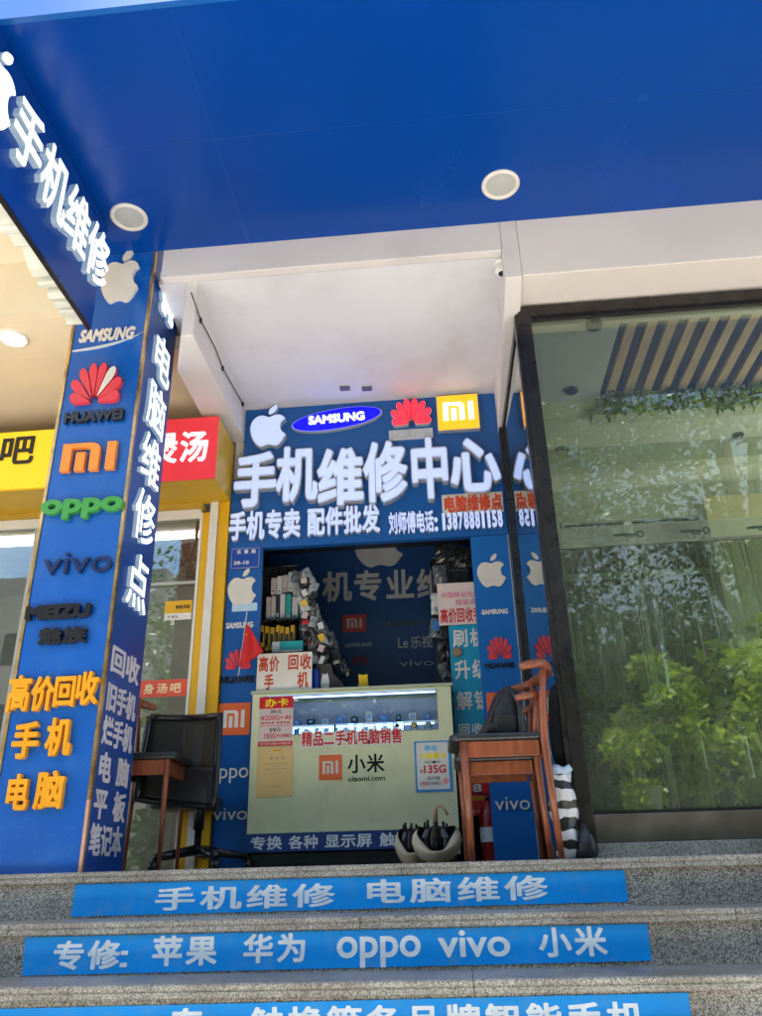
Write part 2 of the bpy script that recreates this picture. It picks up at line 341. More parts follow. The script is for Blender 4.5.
M_FRAME = mat('dark_bronze_frame', (.03,.028,.03), .28, .5, var=.3, scale=9, dirt=(.09,.085,.08), dsc=7, damt=.5)
M_STEEL = mat('grey_steel_sill', (.14,.12,.11), .3, .6, var=.3, scale=6)
M_YEL = mat('yellow_frame', (.75,.42,.015), .4, var=.07, scale=4)
M_YEL2 = mat('yellow_sign', (.95,.62,.02), .4, var=.04, emit=(1,.62,.02), es=.05)
M_REDS = mat('red_sign', (.75,.04,.06), .4, var=.04, emit=(1,.06,.08), es=.05)
M_WOOD = mat('reddish_wood', (.22,.060,.022), .38, var=.28, scale=10, stretch=(3,3,.5), coat=.15, dirt=(.07,.02,.009), dsc=9, damt=.45)
M_PAD = mat('black_leather', (.018,.02,.024), .35, var=.2, bump=.2, bscale=60)
M_DK = mat('dark_interior', (.018,.022,.034), .6, var=.3)
M_BWALL = mat('interior_blue', (.006,.045,.17), .45, var=.1, scale=3)
M_GREYL = mat('interior_letters', (.36,.38,.40), .5, var=.1)
M_FILM = mat('pale_green_film', (.72,.76,.50), .10, var=.05, scale=3, dirt=(.30,.34,.22), dsc=5, damt=.3, coat=.6)
M_FILMW = mat('counter_frame', (.46,.50,.36), .3, var=.05)
M_PAPER = mat('cream_paper', (.78,.73,.64), .7, var=.06, scale=8)
M_PINK = mat('pink_paper', (.68,.56,.52), .7, var=.08, scale=8)
M_TAN = mat('yellow_paper', (.78,.56,.24), .45, var=.05)
M_TEAL = mat('teal_board', (.0,.28,.48), .45, var=.08)
M_ASPH = mat('asphalt', (.055,.055,.056), .9, var=.3, scale=30, bump=.4, bscale=120)
M_PAVE = mat('paving', (.48,.45,.41), .8, var=.25, scale=12, bump=.2, bscale=40)
M_GRAN = granite('step_granite', '#4a4b49', '#87857f', '#bdb9b0', 240)
M_TREAD = granite('tread_granite', '#66645e', '#918f88', '#b9b5ac', 260)
M_GLASSR = glass('green_window_glass', (.84,.91,.82), 1.47, .02, haze=.055)
M_GLASSS = glass('side_glass', (.30,.36,.34), 1.8, .34)
M_GLASSN = glass('clear_glass', (.82,.86,.84), 1.5, .10)
M_GLASSC = glass('case_glass', (.9,.95,.97), 1.45, .03)
M_LEAFD = leafmat('leaf_dark', '#1c3212', '#4c7426', .4)
M_LEAFL = leafmat('leaf_light', '#5f8a20', '#c2d250', .5)
M_BARK = mat('bark', (.10,.07,.045), .9, var=.4, scale=8, stretch=(3,3,.6), bump=.6, bscale=20)

# ------------------------------------------------------------------ ground, pavement, steps
def struct(name, mb, m, **k): return tag(obj(name, mb, m, **k), kind='structure')
GZ = -1.602
struct('ground', MB().box(-150, 150, -160, 1.2, GZ-.4, GZ-.13), M_ASPH)
struct('pavement', MB().box(-60, 60, -3.2, 1.22, GZ-.13, GZ), M_PAVE)
struct('far_pavement', MB().box(-60, 60, -17, -12.5, GZ-.129, GZ), M_PAVE)
rl = MB()
for i in range(-10, 11): rl.box(i*5-1.2, i*5+1.2, -7.9, -7.76, GZ-.13, GZ-.126)
struct('lane_markings', rl, mat('road_paint', (.7,.7,.68), .7))
st = MB(); NS = 9; H = .178; T = .3; FE = 3.6
for n in range(NS):
    top = -H*n; fr = FE-T*n
    if n == 0: st.box(-9, 9, fr+.02, 8.2, -H-.05, top-.042)
    else: st.box(-9, 9, fr+.02, fr+T+.02, top-H-.05 if n < NS-1 else GZ-.1, top-.042)
struct('stairs', st, M_GRAN)
td = MB()
for n in range(NS):
    top = -H*n; fr = FE-T*n; x = -9.; j = random.uniform(.4, 1.2)
    while x < 9:
        x2 = min(9, x+1.35+ (j if x == -9. else 0)); bk = fr+T+.02 if n else 8.2
        a, b = x+.0012, x2-.0012
        # profile with a shallow groove along the front edge
        P = [(fr+.003, top-.042), (fr, top-.039), (fr, top-.024), (fr+.004, top-.022), (fr+.004, top-.019), (fr, top-.017), (fr, top-.005), (fr+.005, top), (bk, top), (bk, top-.042)]
        vs = [(a, y, z) for y, z in P]+[(b, y, z) for y, z in P]; k = len(P)
        td.add(vs, [tuple(range(k)), tuple(range(2*k-1, k-1, -1))]+[(i, (i+1) % k, k+(i+1) % k, k+i) for i in range(k)])
        x = x2
struct('stair_treads', td, M_TREAD)

def banner(n, corners, text, cells, label, fn):
    Y = FE-T*(n-1)+.02; F = FY(Y)      # riser under tread n-1
    t = thing('step_banner', label, 'banner', (at(*corners[0], Y=Y).x, Y, -H*n), 'blue lettered banners on the step risers')
    P = [at(*c, Y=Y) for c in corners]; ed = []
    zt = -H*(n-1)-.045; zb = -H*n+.003
    P = [(p.x, min(max(p.z, zb), zt)) for p in P]
    # slightly wavy vinyl edges
    TL, TR, BR, BL = P
    top = [(TL[0]+(TR[0]-TL[0])*i/60, TL[1]+(TR[1]-TL[1])*i/60-.0015*abs(math.sin(i*1.7+n))) for i in range(61)]
    bot = [(BR[0]+(BL[0]-BR[0])*i/60, BR[1]+(BL[1]-BR[1])*i/60+.0018*abs(math.sin(i*1.1+n*2))) for i in range(61)]
    obj('vinyl_sheet', MB().prism(top+bot, F, .002, .0045), M_VINYL, t)
    fn(lambda l: obj('lettering', l, M_VWHITE, t), F, Y)
    return t
def tb1(l, F, Y):
    for s, x0, x1, y0, y1 in (('手机维修', 156, 334, 885, 909), ('电脑维修', 364, 547, 877, 902)): l(cjk(MB(), s, F, pbY(x0, y0, x1, y1, Y), .0047, .0062, off=.025, gap=.14))
def tb2(l, F, Y):
    for s, x0, x1, y0, y1 in (('专修', 54, 120, 940, 970), ('苹果', 153, 217, 935, 966), ('华为', 244, 307, 933, 963), ('小米', 539, 606, 926, 957)): l(cjk(MB(), s, F, pbY(x0, y0, x1, y1, Y), .0047, .0062, off=.03, gap=.12))
    a = pbY(121, 950, 128, 967, Y); l(MB().fbox(F, a[0], a[1], a[2], a[2]+.014, .0047, .0062).fbox(F, a[0], a[1], a[3]-.016, a[3]-.002, .0047, .0062))
    b = pbY(337, 932, 421, 966, Y); l(latin(MB(), 'oppo', F, (b[0], b[1], b[2]-.004, b[3]-.012), .0047, .0062, .02))
    b = pbY(438, 931, 510, 957, Y); l(latin(MB(), 'vivo', F, (b[0], b[1], b[2], b[3]+.004), .0047, .0062, .02))
def tb3(l, F, Y):
    for s, x0, x1 in (('专', 168, 205), ('触换等各品牌智能手机', 250, 645)):
        b = pbY(x0, 1012-(x1+x0-810)*.016*1, x1, 1044, Y); l(cjk(MB(), s, F, (b[0], b[1], -3*H+.02, -2*H-.068), .0047, .0062, off=.03, gap=.12))
banner(1, [(76,884),(623.5,866),(628,902),(71,917)], '', 0, 'blue banner with two words on the top riser, below the shop counter', tb1)
banner(2, [(26,936),(646,917),(651.5,961),(22,979)], '', 0, 'longer blue banner on the second riser, starting with two characters and a colon', tb2)
banner(3, [(-25,1009),(688,992),(694,1045),(-30,1060)], '', 0, 'lowest and widest blue banner, on the third riser at the bottom edge', tb3)

# ------------------------------------------------------------------ canopy with blue soffit
can = thing('canopy', 'wide canopy with glossy blue underside over the steps', 'canopy', (0, 3.7, 3.5))
ZS = 3.5; YC0 = 2.224; YC1 = 3.70
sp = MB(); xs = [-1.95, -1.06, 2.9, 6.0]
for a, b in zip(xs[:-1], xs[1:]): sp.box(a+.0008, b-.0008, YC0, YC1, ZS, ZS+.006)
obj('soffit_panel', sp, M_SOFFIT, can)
obj('joint', MB().box(-1.85, 5.9, 2.93, 2.9325, ZS-.0006, ZS-.0001), M_COLN, can)
obj('fascia', MB().box(-1.95, 6, YC0-.03, YC0-.002, ZS-.004, ZS+.75), M_BLUE, can)
obj('roof_slab', MB().box(-1.95, 6, YC0, 3.698, ZS+.01, ZS+.6), M_PLAST, can)
for x in xs[1:-1]: obj('joint', MB().box(x-.0015, x+.0015, YC0+.01, YC1-.01, ZS-.0006, ZS-.0001), M_COLN, can)
def downlight(p, r, lit, label, name='recessed_downlight', group=None, dn=0):
    t = thing(name, label, 'ceiling light', p, group)
    obj('bezel', MB().lathe([(r*.76,-.002),(r*.80,-.012),(r*.93,-.014),(r,-.006),(r,.0)], p), M_CREAM if not dn else M_BLACK, t, smooth=True)
    obj('diffuser', MB().lathe([(.0005,-.005),(r*.4,-.0055),(r*.785,-.004)], p), mat('lit_diffuser', (.9,.9,.85), .5, emit=(1,.98,.92), es=4.) if lit else (mat('unlit_diffuser', (.42,.43,.42), .4, var=.1) if not dn else M_DK), t, smooth=True)
c = at(129,217,Z=ZS); downlight((c.x,c.y,ZS), .108, 0, 'round white unlit ceiling light in the blue soffit beside the hanging sign')
c = at(500.5,184.5,Z=ZS); downlight((c.x,c.y,ZS), .108, 0, 'round white unlit ceiling light in the blue soffit above the security camera')

# ------------------------------------------------------------------ building shell
bd = thing('shop_building', 'white plastered building with open bays under the blue canopy', 'building', (0, 5.05, 0))
w = MB()
zc0, zc1 = 3.285, 3.115        # recess ceiling slopes slightly down to the shop sign
w.add([(-1.63,3.76,zc0),(.47,3.76,zc0),(.455,5.12,zc1),(-1.63,5.12,zc1),(-1.63,3.76,zc0+.1),(.47,3.76,zc0+.1),(.455,5.12,zc1+.1),(-1.63,5.12,zc1+.1)],
      [(0,3,2,1),(4,5,6,7),(0,1,5,4),(1,2,6,5),(2,3,7,6),(3,0,4,7)])
obj('recess_ceiling', w, M_CEIL, bd)
obj('front_beam', MB().box(-1.60, .461, 3.701, 3.76, 3.285, 4.2), M_PLAST, bd, bevel=.006)
obj('left_beam', MB().prism([(-1.385,3.762),(-1.385,5.049),(-1.60,5.049),(-1.60,4.12),(-1.46,3.762)], lambda a, b, c: (a, b, c), 2.885, 4.2), M_PLAST, bd, bevel=.008)
obj('right_beam', MB().add([(.462,3.699,3.075),(.56,3.699,3.075),(.56,5.06,2.79),(.452,5.06,2.79),(.462,3.699,4.2),(.56,3.699,4.2),(.56,5.06,4.2),(.452,5.06,4.2)], [(0,3,2,1),(4,5,6,7),(0,1,5,4),(1,2,6,5),(2,3,7,6),(3,0,4,7)]), M_PLAST, bd, bevel=.006)
rb = MB().box(.561, 6.0, 3.701, 3.985, 3.085, 4.2); obj('window_lintel', rb, mat('pinkish_plaster', (.70,.65,.62), .7, var=.05, scale=2, bump=.05, bscale=20), bd, bevel=.006)
obj('upper_wall', MB().box(-6, 3.0, 4.2, 4.4, 4.301, 5.2), M_PLAST, bd)  # upper storey out of view, added for shading
for i in range(4): obj('upper_window', MB().box(-5.4+i*2, -4.2+i*2, 4.17, 4.2, 4.5, 5.1), M_FRAME, bd)
obj('party_wall', MB().box(-1.46, -1.385, 5.051, 6.6, 0, 3.1), M_PLAST, bd)
obj('party_wall', MB().box(.515, .60, 5.101, 6.6, 0, 3.1), M_PLAST, bd)
obj('back_wall', MB().box(-6, 6.2, 8.2, 8.3, -.1, 4.2), M_PLAST, bd)
parts('roof', [(-6, 3.05, 3.99, 8.2, 4.2, 4.3), (3.05, 6, 6.5, 8.2, 4.2, 4.3), (-6,-1.9,3.6,3.99,4.2,4.3)], M_PLAST, bd)  # gap over the showroom is an added, unseen opening that lets sun in
obj('end_wall', MB().box(-6, -5.9, 3.7, 8.2, 0, 4.2), M_PLAST, bd)
nb = MB(); nb.box(-5.9, -2.109, 3.70, 3.78, 3.10, 4.2); nb.box(-5.9, -1.601, 4.161, 5.1, 3.10, 3.2); nb.box(-5.9, -2.109, 3.781, 4.16, 3.10, 3.2)
nb.box(-6, -1.96, 2.2, 3.698, 3.50, 4.1)
obj('neighbour_ceiling', nb, mat('warm_plaster', (.74,.66,.50), .7, var=.05, scale=2, bump=.05, bscale=20), bd)
c = at(13.5,338,Z=3.1); downlight((c.x,c.y,3.1), .095, 1, 'round lit ceiling light in the neighbouring bay left of the blue column')
# cable along the left beam
cb = MB(); pts = [at(x, y, X=-1.383) for x, y in ((190,290),(200,318),(214,345),(222,366),(232,384),(242,402))]
cb.tube([(p.x+.008, p.y, p.z-.02) for p in pts], .004, 6)
for p in pts[1::2]: cb.box(p.x+.001, p.x+.014, p.y-.01, p.y+.01, p.z-.035, p.z-.005)
tag(obj('cable', cb, M_BLACK, loc=tuple(pts[0])), 'thin black cable clipped along the side of the white beam', 'cable')
# two small holes/vents in ceiling near sign
for px_, lb_ in ((345,'small dark grey patch on the recess ceiling, left one of two'),(367,'small dark grey patch on the recess ceiling, right one of two')):
    p = at(px_, 391, Z=3.127); zz = 3.285-(p.y-3.76)*.125-.003
    tag(obj('ceiling_patch', MB().box(p.x-.035, p.x+.035, p.y-.03, p.y+.02, zz-.006, zz), mat('patch_grey', (.12,.11,.16), .6), loc=(p.x,p.y,zz)), lb_, 'patch')
# security camera
cp = at(501,253,Y=3.80)
t = thing('security_camera', 'small white dome camera under the corner of the beam', 'camera', (cp.x-.01, 3.80, 3.28))
q = (cp.x-.01, 3.80)
obj('base', MB().lathe([(.0005,3.285),(.04,3.285),(.042,3.262),(.03,3.255),(.0005,3.255)], (q[0],q[1],0)), M_WHITE, t, smooth=True)
obj('housing', MB().lathe([(.034,3.256),(.04,3.235),(.038,3.205),(.028,3.190),(.0005,3.184)], (q[0],q[1],0)), M_WHITE, t, smooth=True)
obj('lens', MB().lathe([(.0005,3.178),(.018,3.181),(.026,3.190)], (q[0]+.004,q[1]-.006,0)), M_BLACK, t, smooth=True)

# ------------------------------------------------------------------ main shop sign
YS = 5.0
def pb(*a): return pbY(*a, YS)
F = FY(YS)
sg = thing('shop_sign', 'wide blue shop sign with illuminated channel letters above the repair shop', 'sign', (-.47, YS, 2.01))
zt, zb, xl, xr = 3.125, 2.015, -1.455, .452
def ns(b): return b
obj('sign_board', MB().box(-1.384, .452, YS, YS+.05, 2.55, 3.125).box(-1.455, .452, YS+.0, YS+.05, 2.015, 2.549), M_BLUE, sg)
CH = [('手',236,278,455,511),('机',278,318,449,505),('维',319,364,451,509),('修',365,407,444,506),('中',410,450,440,503),('心',450,499,439,497)]
for ch, x0, x1, y0, y1 in CH:
    b = pb(x0, y0, x1, y1); l = obj('channel_letter', cjk(MB(), ch, F, b, .001, .05, off=.038, gap=0, grow=.016), M_RIM, sg)
    obj('lit_face', cjk(MB(), ch, F, b, .0505, .056, off=.038, gap=0, grow=-.010), M_LITL, l)
for s, x0, x1, y0, y1 in (('手机专卖', 230, 302, 513, 542), ('配件批发', 308, 381, 509, 537)):
    n = len(s)
    for i, ch in enumerate(s):
        a, e = x0+(x1-x0)*i/n, x0+(x1-x0)*(i+1)/n-1.2; dy = -.055*(a-x0)
        b = pb(a, y0+dy, e, y1+dy); l = obj('channel_letter', cjk(MB(), ch, F, b, .001, .025, off=.034, gap=0, grow=.025), M_RIM, sg)
        obj('lit_face', cjk(MB(), ch, F, b, .0255, .029, off=.03, gap=0, grow=-.010), M_LITL, l)
b = pb(389, 512, 438, 534); l = obj('small_lettering', cjk(MB(), '刘师傅电话：', F, b, .001, .018, off=.034, gap=.04, grow=.02), M_RIM, sg)
obj('lit_face', cjk(MB(), '刘师傅电话：', F, b, .0185, .021, off=.024, gap=.04, grow=-.01), M_LITL, l)
b = pb(441, 512, 503, 530); l = obj('phone_number', MB(), M_RIM, sg) if 0 else None
pn = MB(); pf = MB(); n = 11
for i, ch in enumerate('13878881158'):
    u = (b[1]-b[0])/n; a0 = b[0]+u*i; v = glyph(ch, .045)[0]; xs_ = [q[0] for q in v]; w_ = .62 if ch == '1' else .94
    bb = (a0+u*(1-w_)/2, a0+u*(1+w_)/2, b[2], b[3]); latin(pn, ch, F, bb, .001, .018, .075); latin(pf, ch, F, (bb[0]+.003, bb[1]-.003, bb[2]+.004, bb[3]-.004), .0185, .021, .03)
l = obj('phone_number', pn, M_RIM, sg); obj('lit_face', pf, M_LITL, l)
b = pb(442, 494, 503, 514); l = obj('small_panel', MB().fbox(F, *b, .001, .012), M_CREAM, sg)
obj('lettering', cjk(MB(), '电脑维修点', F, (b[0]+.01, b[1]-.006, b[2]+.012, b[3]-.01), .0125, .02, off=.03, gap=.06), mat('orange_red_letters', (.72,.08,.02), .4), l)
b = pb(252, 409, 288, 449); l = obj('fruit_emblem', fruit(MB(), F, (b[0]-.005, b[1]+.005, b[2]-.005, b[3]+.005), .001, .045), M_RIM, sg); obj('lit_face', fruit(MB(), F, (b[0]+.003, b[1]-.003, b[2]+.003, b[3]-.003), .0455, .05), M_LITL, l)
b = pb(292, 403, 383, 440); cx, cz = (b[0]+b[1])/2, (b[2]+b[3])/2; ro = R(6.5)
l = obj('oval_emblem', MB().prism(ellipse(cx, cz, (b[1]-b[0])/2*1.0, .088, ro), F, .001, .034), M_LITW if 0 else M_RIM, sg)
obj('lit_face', MB().prism(ellipse(cx, cz, (b[1]-b[0])/2*.965, .080, ro), F, .0345, .04), M_LITB, l)
FR = FL((cx, YS, cz), (math.cos(ro*.25), 0, math.sin(ro*.25)), (-math.sin(ro*.25), 0, math.cos(ro*.25)))
obj('oval_lettering', latin(MB(), 'SAMSUNG', FR, (-.205, .205, -.034, .038), .0405, .046, .04), M_LITW, l)
b = pb(386, 401, 437, 430); l = obj('petal_emblem', petals(MB(), F, (b[0], b[1], b[2], b[3]), .001, .04), M_RIM, sg); obj('lit_face', petals(MB(), F, (b[0]+.004, b[1]-.004, b[2]+.004, b[3]-.003), .0405, .045), M_LITR, l)
b = pb(389, 430, 433, 440); l = obj('name_strip', MB().fbox(F, *b, .001, .012), M_GREYT, sg); obj('lettering', latin(MB(), 'HUAWEI', F, (b[0]+.02, b[1]-.02, b[2]+.01, b[3]-.01), .0125, .015, .03), M_RIM, l)
b = pb(437, 398, 479, 433); l = obj('square_emblem', MB().fbox(F, *b, .001, .045), M_RIM, sg, bevel=.003); lf = obj('lit_face', MB().fbox(F, b[0]+.006, b[1]-.006, b[2]+.006, b[3]-.006, .0455, .05), M_LITO, l)
u = (b[1]-b[0])
obj('emblem_mark', mi_mark(MB(), F, (b[0]+u*.15, b[1]-u*.13, b[2]+u*.26, b[3]-u*.22), .0505, .055), M_LITW, l)

# ------------------------------------------------------------------ jamb panels
def small_fruit(par, F, b): obj('fruit_emblem', fruit(MB(), F, b, .001, .008), M_CREAM, par)
jl = thing('side_sign_panel', 'tall blue brand panel left of the counter, behind the red flag', 'sign', (-1.33, YS+.005, 0))
F2 = FY(YS+.005)
obj('panel', MB().box(-1.452, -1.215, YS+.005, YS+.04, 0, 2.012), M_BLUE, jl)
small_fruit(jl, F2, pbY(228,569,257,605,YS))
obj('lettering', latin(MB(), 'SAMSUNG', F2, pbY(226,622,253,628,YS), .001, .004, .04), M_WHITE, jl)
obj('swoosh', MB().prism(swoosh(-1.42,-1.24,1.46,1.475,.006), F2, .001, .003), M_GREYT, jl)
obj('petal_emblem', petals(MB(), F2, pbY(222,649,255,671,YS), .001, .006), M_PRED, jl)
obj('lettering', latin(MB(), 'HUAWEI', F2, pbY(221,676,254,683,YS), .001, .01, .04), M_BLACK, jl)
b = pbY(218,703,250,735,YS); q = obj('square_emblem', MB().prism(rrect(*b, .006), F2, .001, .004), M_MI, jl); obj('emblem_mark', mi_mark(MB(), F2, (b[0]+.035, b[1]-.035, b[2]+.045, b[3]-.045), .0042, .006), M_WHITE, q)
obj('lettering', latin(MB(), 'oppo', F2, pbY(208,768,248,783,YS), .001, .004, .0), M_WHITE, jl)
obj('lettering', latin(MB(), 'vivo', F2, pbY(213,808,247,820,YS), .001, .004, .0), M_WHITE, jl)
obj('small_sticker', MB().fbox(F2, *pbY(232,603,257,611,YS), .001, .002), mat('pale_sticker', (.45,.65,.8), .5), jl)
jr = thing('side_sign_panel', 'tall blue brand panel right of the counter, behind the stacked chairs', 'sign', (.33, YS+.005, 0), None)
obj('panel', MB().box(.2, .445, YS+.005, YS+.04, 0, 2.012), mat('sign_blue_light', (.004,.13,.46), .3, var=.06, scale=2), jr)
small_fruit(jr, F2, pbY(477,554,506,587,YS))
obj('lettering', latin(MB(), 'SAMSUNG', F2, pbY(482,609,508,614,YS), .001, .004, .04), M_WHITE, jr)
obj('swoosh', MB().prism(swoosh(.225,.43,1.475,1.51,.006), F2, .001, .003), M_GREYT, jr)
obj('petal_emblem', petals(MB(), F2, pbY(484,636,515,661,YS), .001, .006), M_PRED, jr)
obj('lettering', latin(MB(), 'HUAWEI', F2, pbY(485,663,514,668,YS), .001, .01, .04), M_BLACK, jr)
b = pbY(487,692,517,722,YS); q = obj('square_emblem', MB().prism(rrect(*b, .006), F2, .001, .004), M_MI, jr); obj('emblem_mark', mi_mark(MB(), F2, (b[0]+.035, b[1]-.035, b[2]+.045, b[3]-.045), .0042, .006), M_WHITE, q)
obj('lettering', latin(MB(), 'oppo', F2, pbY(492,750,524,764,YS), .001, .004, .0), M_WHITE, jr)
obj('lettering', latin(MB(), 'vivo', F2, pbY(495,797,530,810,YS), .001, .012, .0), M_WHITE, jr)
obj('edge_strip', MB().box(.446, .452, YS-.004, YS+.04, 0, 2.012), M_RIM, jr)
# address plaque
b = pbY(231,548,260,569,YS); pq = thing('address_plaque', 'small blue house number plate on the left panel', 'plaque', (b[0], YS, b[2]))
obj('plate', MB().prism(rrect(*b, .006), F, .002, .006), mat('plaque_blue', (.01,.06,.36), .35), pq)
bw_ = MB()
for a in ((b[0]+.006,b[1]-.006,b[2]+.005,b[2]+.007),(b[0]+.006,b[1]-.006,b[3]-.007,b[3]-.005),(b[0]+.005,b[0]+.007,b[2]+.0075,b[3]-.0075),(b[1]-.007,b[1]-.005,b[2]+.0075,b[3]-.0075)): bw_.fbox(F, *a, .0062, .0068)
obj('border', bw_, M_WHITE, pq)
l = cjk(MB(), '东慧路', F, (b[0]+.04, b[1]-.03, b[3]-.045, b[3]-.014), .0062, .007, off=.02, gap=.4); l2 = latin(MB(), '38-10', F, (b[0]+.022, b[1]-.075, b[2]+.032, b[2]+.058), .0062, .007, .02); 
obj('lettering', l, M_WHITE, pq); obj('house_number', l2, M_WHITE, pq)

# ------------------------------------------------------------------ shop interior
it = thing('shop_interior', 'dark blue lined room of the phone repair shop', 'room', (-.4, 5.8, 0))
YB = 5.85; FB = FY(YB)
obj('back_panel', MB().box(-1.38, .51, YB, YB+.05, 0, 2.7), M_BWALL, it)
parts('inner_wall', [(-1.384, -1.36, 5.05, YB-.002, 0, 2.7), (.49, .514, 5.11, YB-.002, 0, 2.7)], M_DK, it)
obj('inner_ceiling', MB().box(-1.359, .489, 5.06, YB-.002, 2.30, 2.36), M_DK, it)
for ch, x0 in zip('手机专业维', (287, 323, 354, 386, 417)):
    obj('wall_letter', cjk(MB(), ch, FB, pbY(x0, 572-(x0-300)*.03, x0+28, 603-(x0-300)*.03, YB), .001, .012, off=.026, gap=0), M_GREYL, it)
obj('fruit_emblem', fruit(MB(), FB, pbY(355, 524, 404, 567, YB), .001, .012), M_GREYL, it)
b = pbY(343,615,366,632,YB); q = obj('square_emblem', MB().fbox(FB, *b, .001, .006), mat('dim_red', (.35,.03,.02), .5), it); obj('emblem_mark', mi_mark(MB(), FB, (b[0]+.03, b[1]-.03, b[2]+.03, b[3]-.03), .0062, .009), M_GREYL, q)
obj('wall_lettering', latin(MB(), 'SAMSUNG', FB, pbY(345,643,372,647,YB), .001, .006, .02), M_GREYL, it)
obj('wall_lettering', latin(MB(), 'Le', FB, pbY(398,638,408,648,YB), .001, .006, .01), M_GREYL, it); obj('wall_lettering', cjk(MB(), '乐视', FB, pbY(411,636,432,648,YB), .001, .006, .01), M_GREYL, it); obj('wall_lettering', latin(MB(), 'vivo', FB, pbY(399,660,434,666,YB), .001, .006, .0), M_GREYL, it)
obj('wall_lettering', latin(MB(), 'Lenovo', FB, pbY(389,618,424,626,YB), .001, .006, .03), M_BLACK, it)
obj('petal_emblem', petals(MB(), FB, pbY(350,654,370,666,YB), .001, .006), mat('dim_red2', (.14,.012,.02), .5), it)
# dark desk surface seen behind the counter
tag(obj('keyboard_tray', MB().box(-.47, .05, 5.55, 5.8, .93, 1.02).box(-.42, 0, 5.548, 5.56, 1.02, 1.06), M_BLACK, bevel=.005, loc=(-.2,5.6,.93)), 'black flat electronics box lying behind the counter', 'box')

# ------------------------------------------------------------------ counter
CY0 = 4.93; ct = thing('glass_counter', 'glass phone display counter with pale green front and lit top case', 'counter', (-.62, CY0, 0))
cx0, cx1 = at(250,760,Y=CY0).x, at(455,760,Y=CY0).x
cz1 = at(350,690,Y=CY0).z; FC = FY(CY0)
wz = at(350,733,Y=CY0).z; bz = at(350,831,Y=CY0).z
wb = pbY(263,697,438,733,CY0)
wx0, wx1 = wb[0], wb[1]; wz1 = cz1-.016
obj('front_panel', MB().box(cx0, cx1, CY0, CY0+.012, bz, wb[2]).box(cx0, wx0, CY0, CY0+.012, wb[2], cz1-.001).box(wx1, cx1, CY0, CY0+.012, wb[2], cz1-.001).box(wx0, wx1, CY0, CY0+.012, wz1, cz1-.001), M_FILM, ct)
obj('top_frame', MB().box(cx0-.012, cx1+.012, CY0-.008, CY0+.03, cz1, cz1+.018).box(cx0-.012, cx1+.012, CY0+.30, CY0+.34, cz1, cz1+.018).box(cx0-.012, cx0+.02, CY0+.03, CY0+.30, cz1, cz1+.018).box(cx1-.02, cx1+.012, CY0+.03, CY0+.30, cz1, cz1+.018), M_FILMW, ct, bevel=.002)
obj('glass_top', MB().box(cx0+.02, cx1-.02, CY0+.03, CY0+.30, cz1+.006, cz1+.014), M_GLASSC, ct)
obj('case_window', MB().box(wx0, wx1, CY0+.003, CY0+.008, wb[2], wz1), M_GLASSC, ct)
obj('side_panel', MB().box(cx0, cx0+.012, CY0+.013, CY0+.34, 0.06, cz1-.001), M_FILMW, ct)
obj('side_panel', MB().box(cx1-.012, cx1, CY0+.013, CY0+.34, 0.06, cz1-.001), M_FILMW, ct)
obj('back_panel', MB().box(cx0+.013, cx1-.013, CY0+.33, CY0+.34, .06, cz1-.001), mat('case_lining', (.6,.68,.9), .3, var=.1), ct)
sh = obj('shelf', MB().box(cx0+.014, cx1-.014, CY0+.02, CY0+.325, wb[2]+.004, wb[2]+.01), M_WHITE, ct)
obj('rear_ledge', MB().box(cx0+.014, cx1-.014, CY0+.22, CY0+.325, wb[2]+.085, wb[2]+.095), M_WHITE, ct)
obj('light_strip', MB().box(wx0+.01, wx1-.01, CY0+.03, CY0+.045, wz1-.012, wz1-.004), mat('led_strip', (.9,.9,1), .5, emit=(.38,.55,1), es=1.1), ct)
obj('light_strip', MB().box(wx0+.03, wx1-.03, CY0+.20, CY0+.215, wb[2]+.07, wb[2]+.078), mat('rear_led', (.9,.9,1), .5, emit=(.5,.68,1), es=.8), ct)
lb = obj('lettered_strip', MB().box(cx0+.002, cx1-.12, CY0-.004, CY0+.01, bz-.10, bz-.002), mat('strip_navy', (.01,.05,.22), .35, var=.1), ct)
for s, x0, x1 in (('专换',251,282),('各种',289,318),('显示屏',325,372),('触控',380,410)): b = pbY(x0, 834-(x0-250)*.025, x1, 848-(x0-250)*.025, CY0); obj('lettering', cjk(MB(), s, FC, (b[0], b[1], bz-.088, bz-.014), .0045, .006, off=.024, gap=.08), M_VWHITE, lb)
obj('plinth', MB().box(cx0+.02, cx1-.02, CY0+.013, CY0+.32, 0, bz-.11), M_BLACK, ct)
b = pbY(319,755,342,780,CY0); q = obj('square_emblem', MB().prism(rrect(*b,.004), FC, .001, .003), M_MI, ct); obj('emblem_mark', mi_mark(MB(), FC, (b[0]+.022, b[1]-.022, b[2]+.035, b[3]-.035), .0032, .0045), M_CREAM, q)
obj('lettering', cjk(MB(), '小米', FC, pbY(348,754,384,773,CY0), .001, .0025, off=.02, gap=.1), M_BLACK, ct)
obj('lettering', latin(MB(), 'xiaomi.com', FC, pbY(348,776,385,781,CY0), .001, .0025, .01), M_BLACK, ct)
b = pbY(302,730,402,745,CY0); l = cjk(MB(), '精品二手机电脑销售', FC, b, .001, .0018, off=.024, gap=.1, grow=.10)
obj('lettering_outline', l, M_WHITE, ct)
obj('lettering', cjk(MB(), '精品二手机电脑销售', FC, b, .002, .003, off=.022, gap=.1), M_RED, ct)
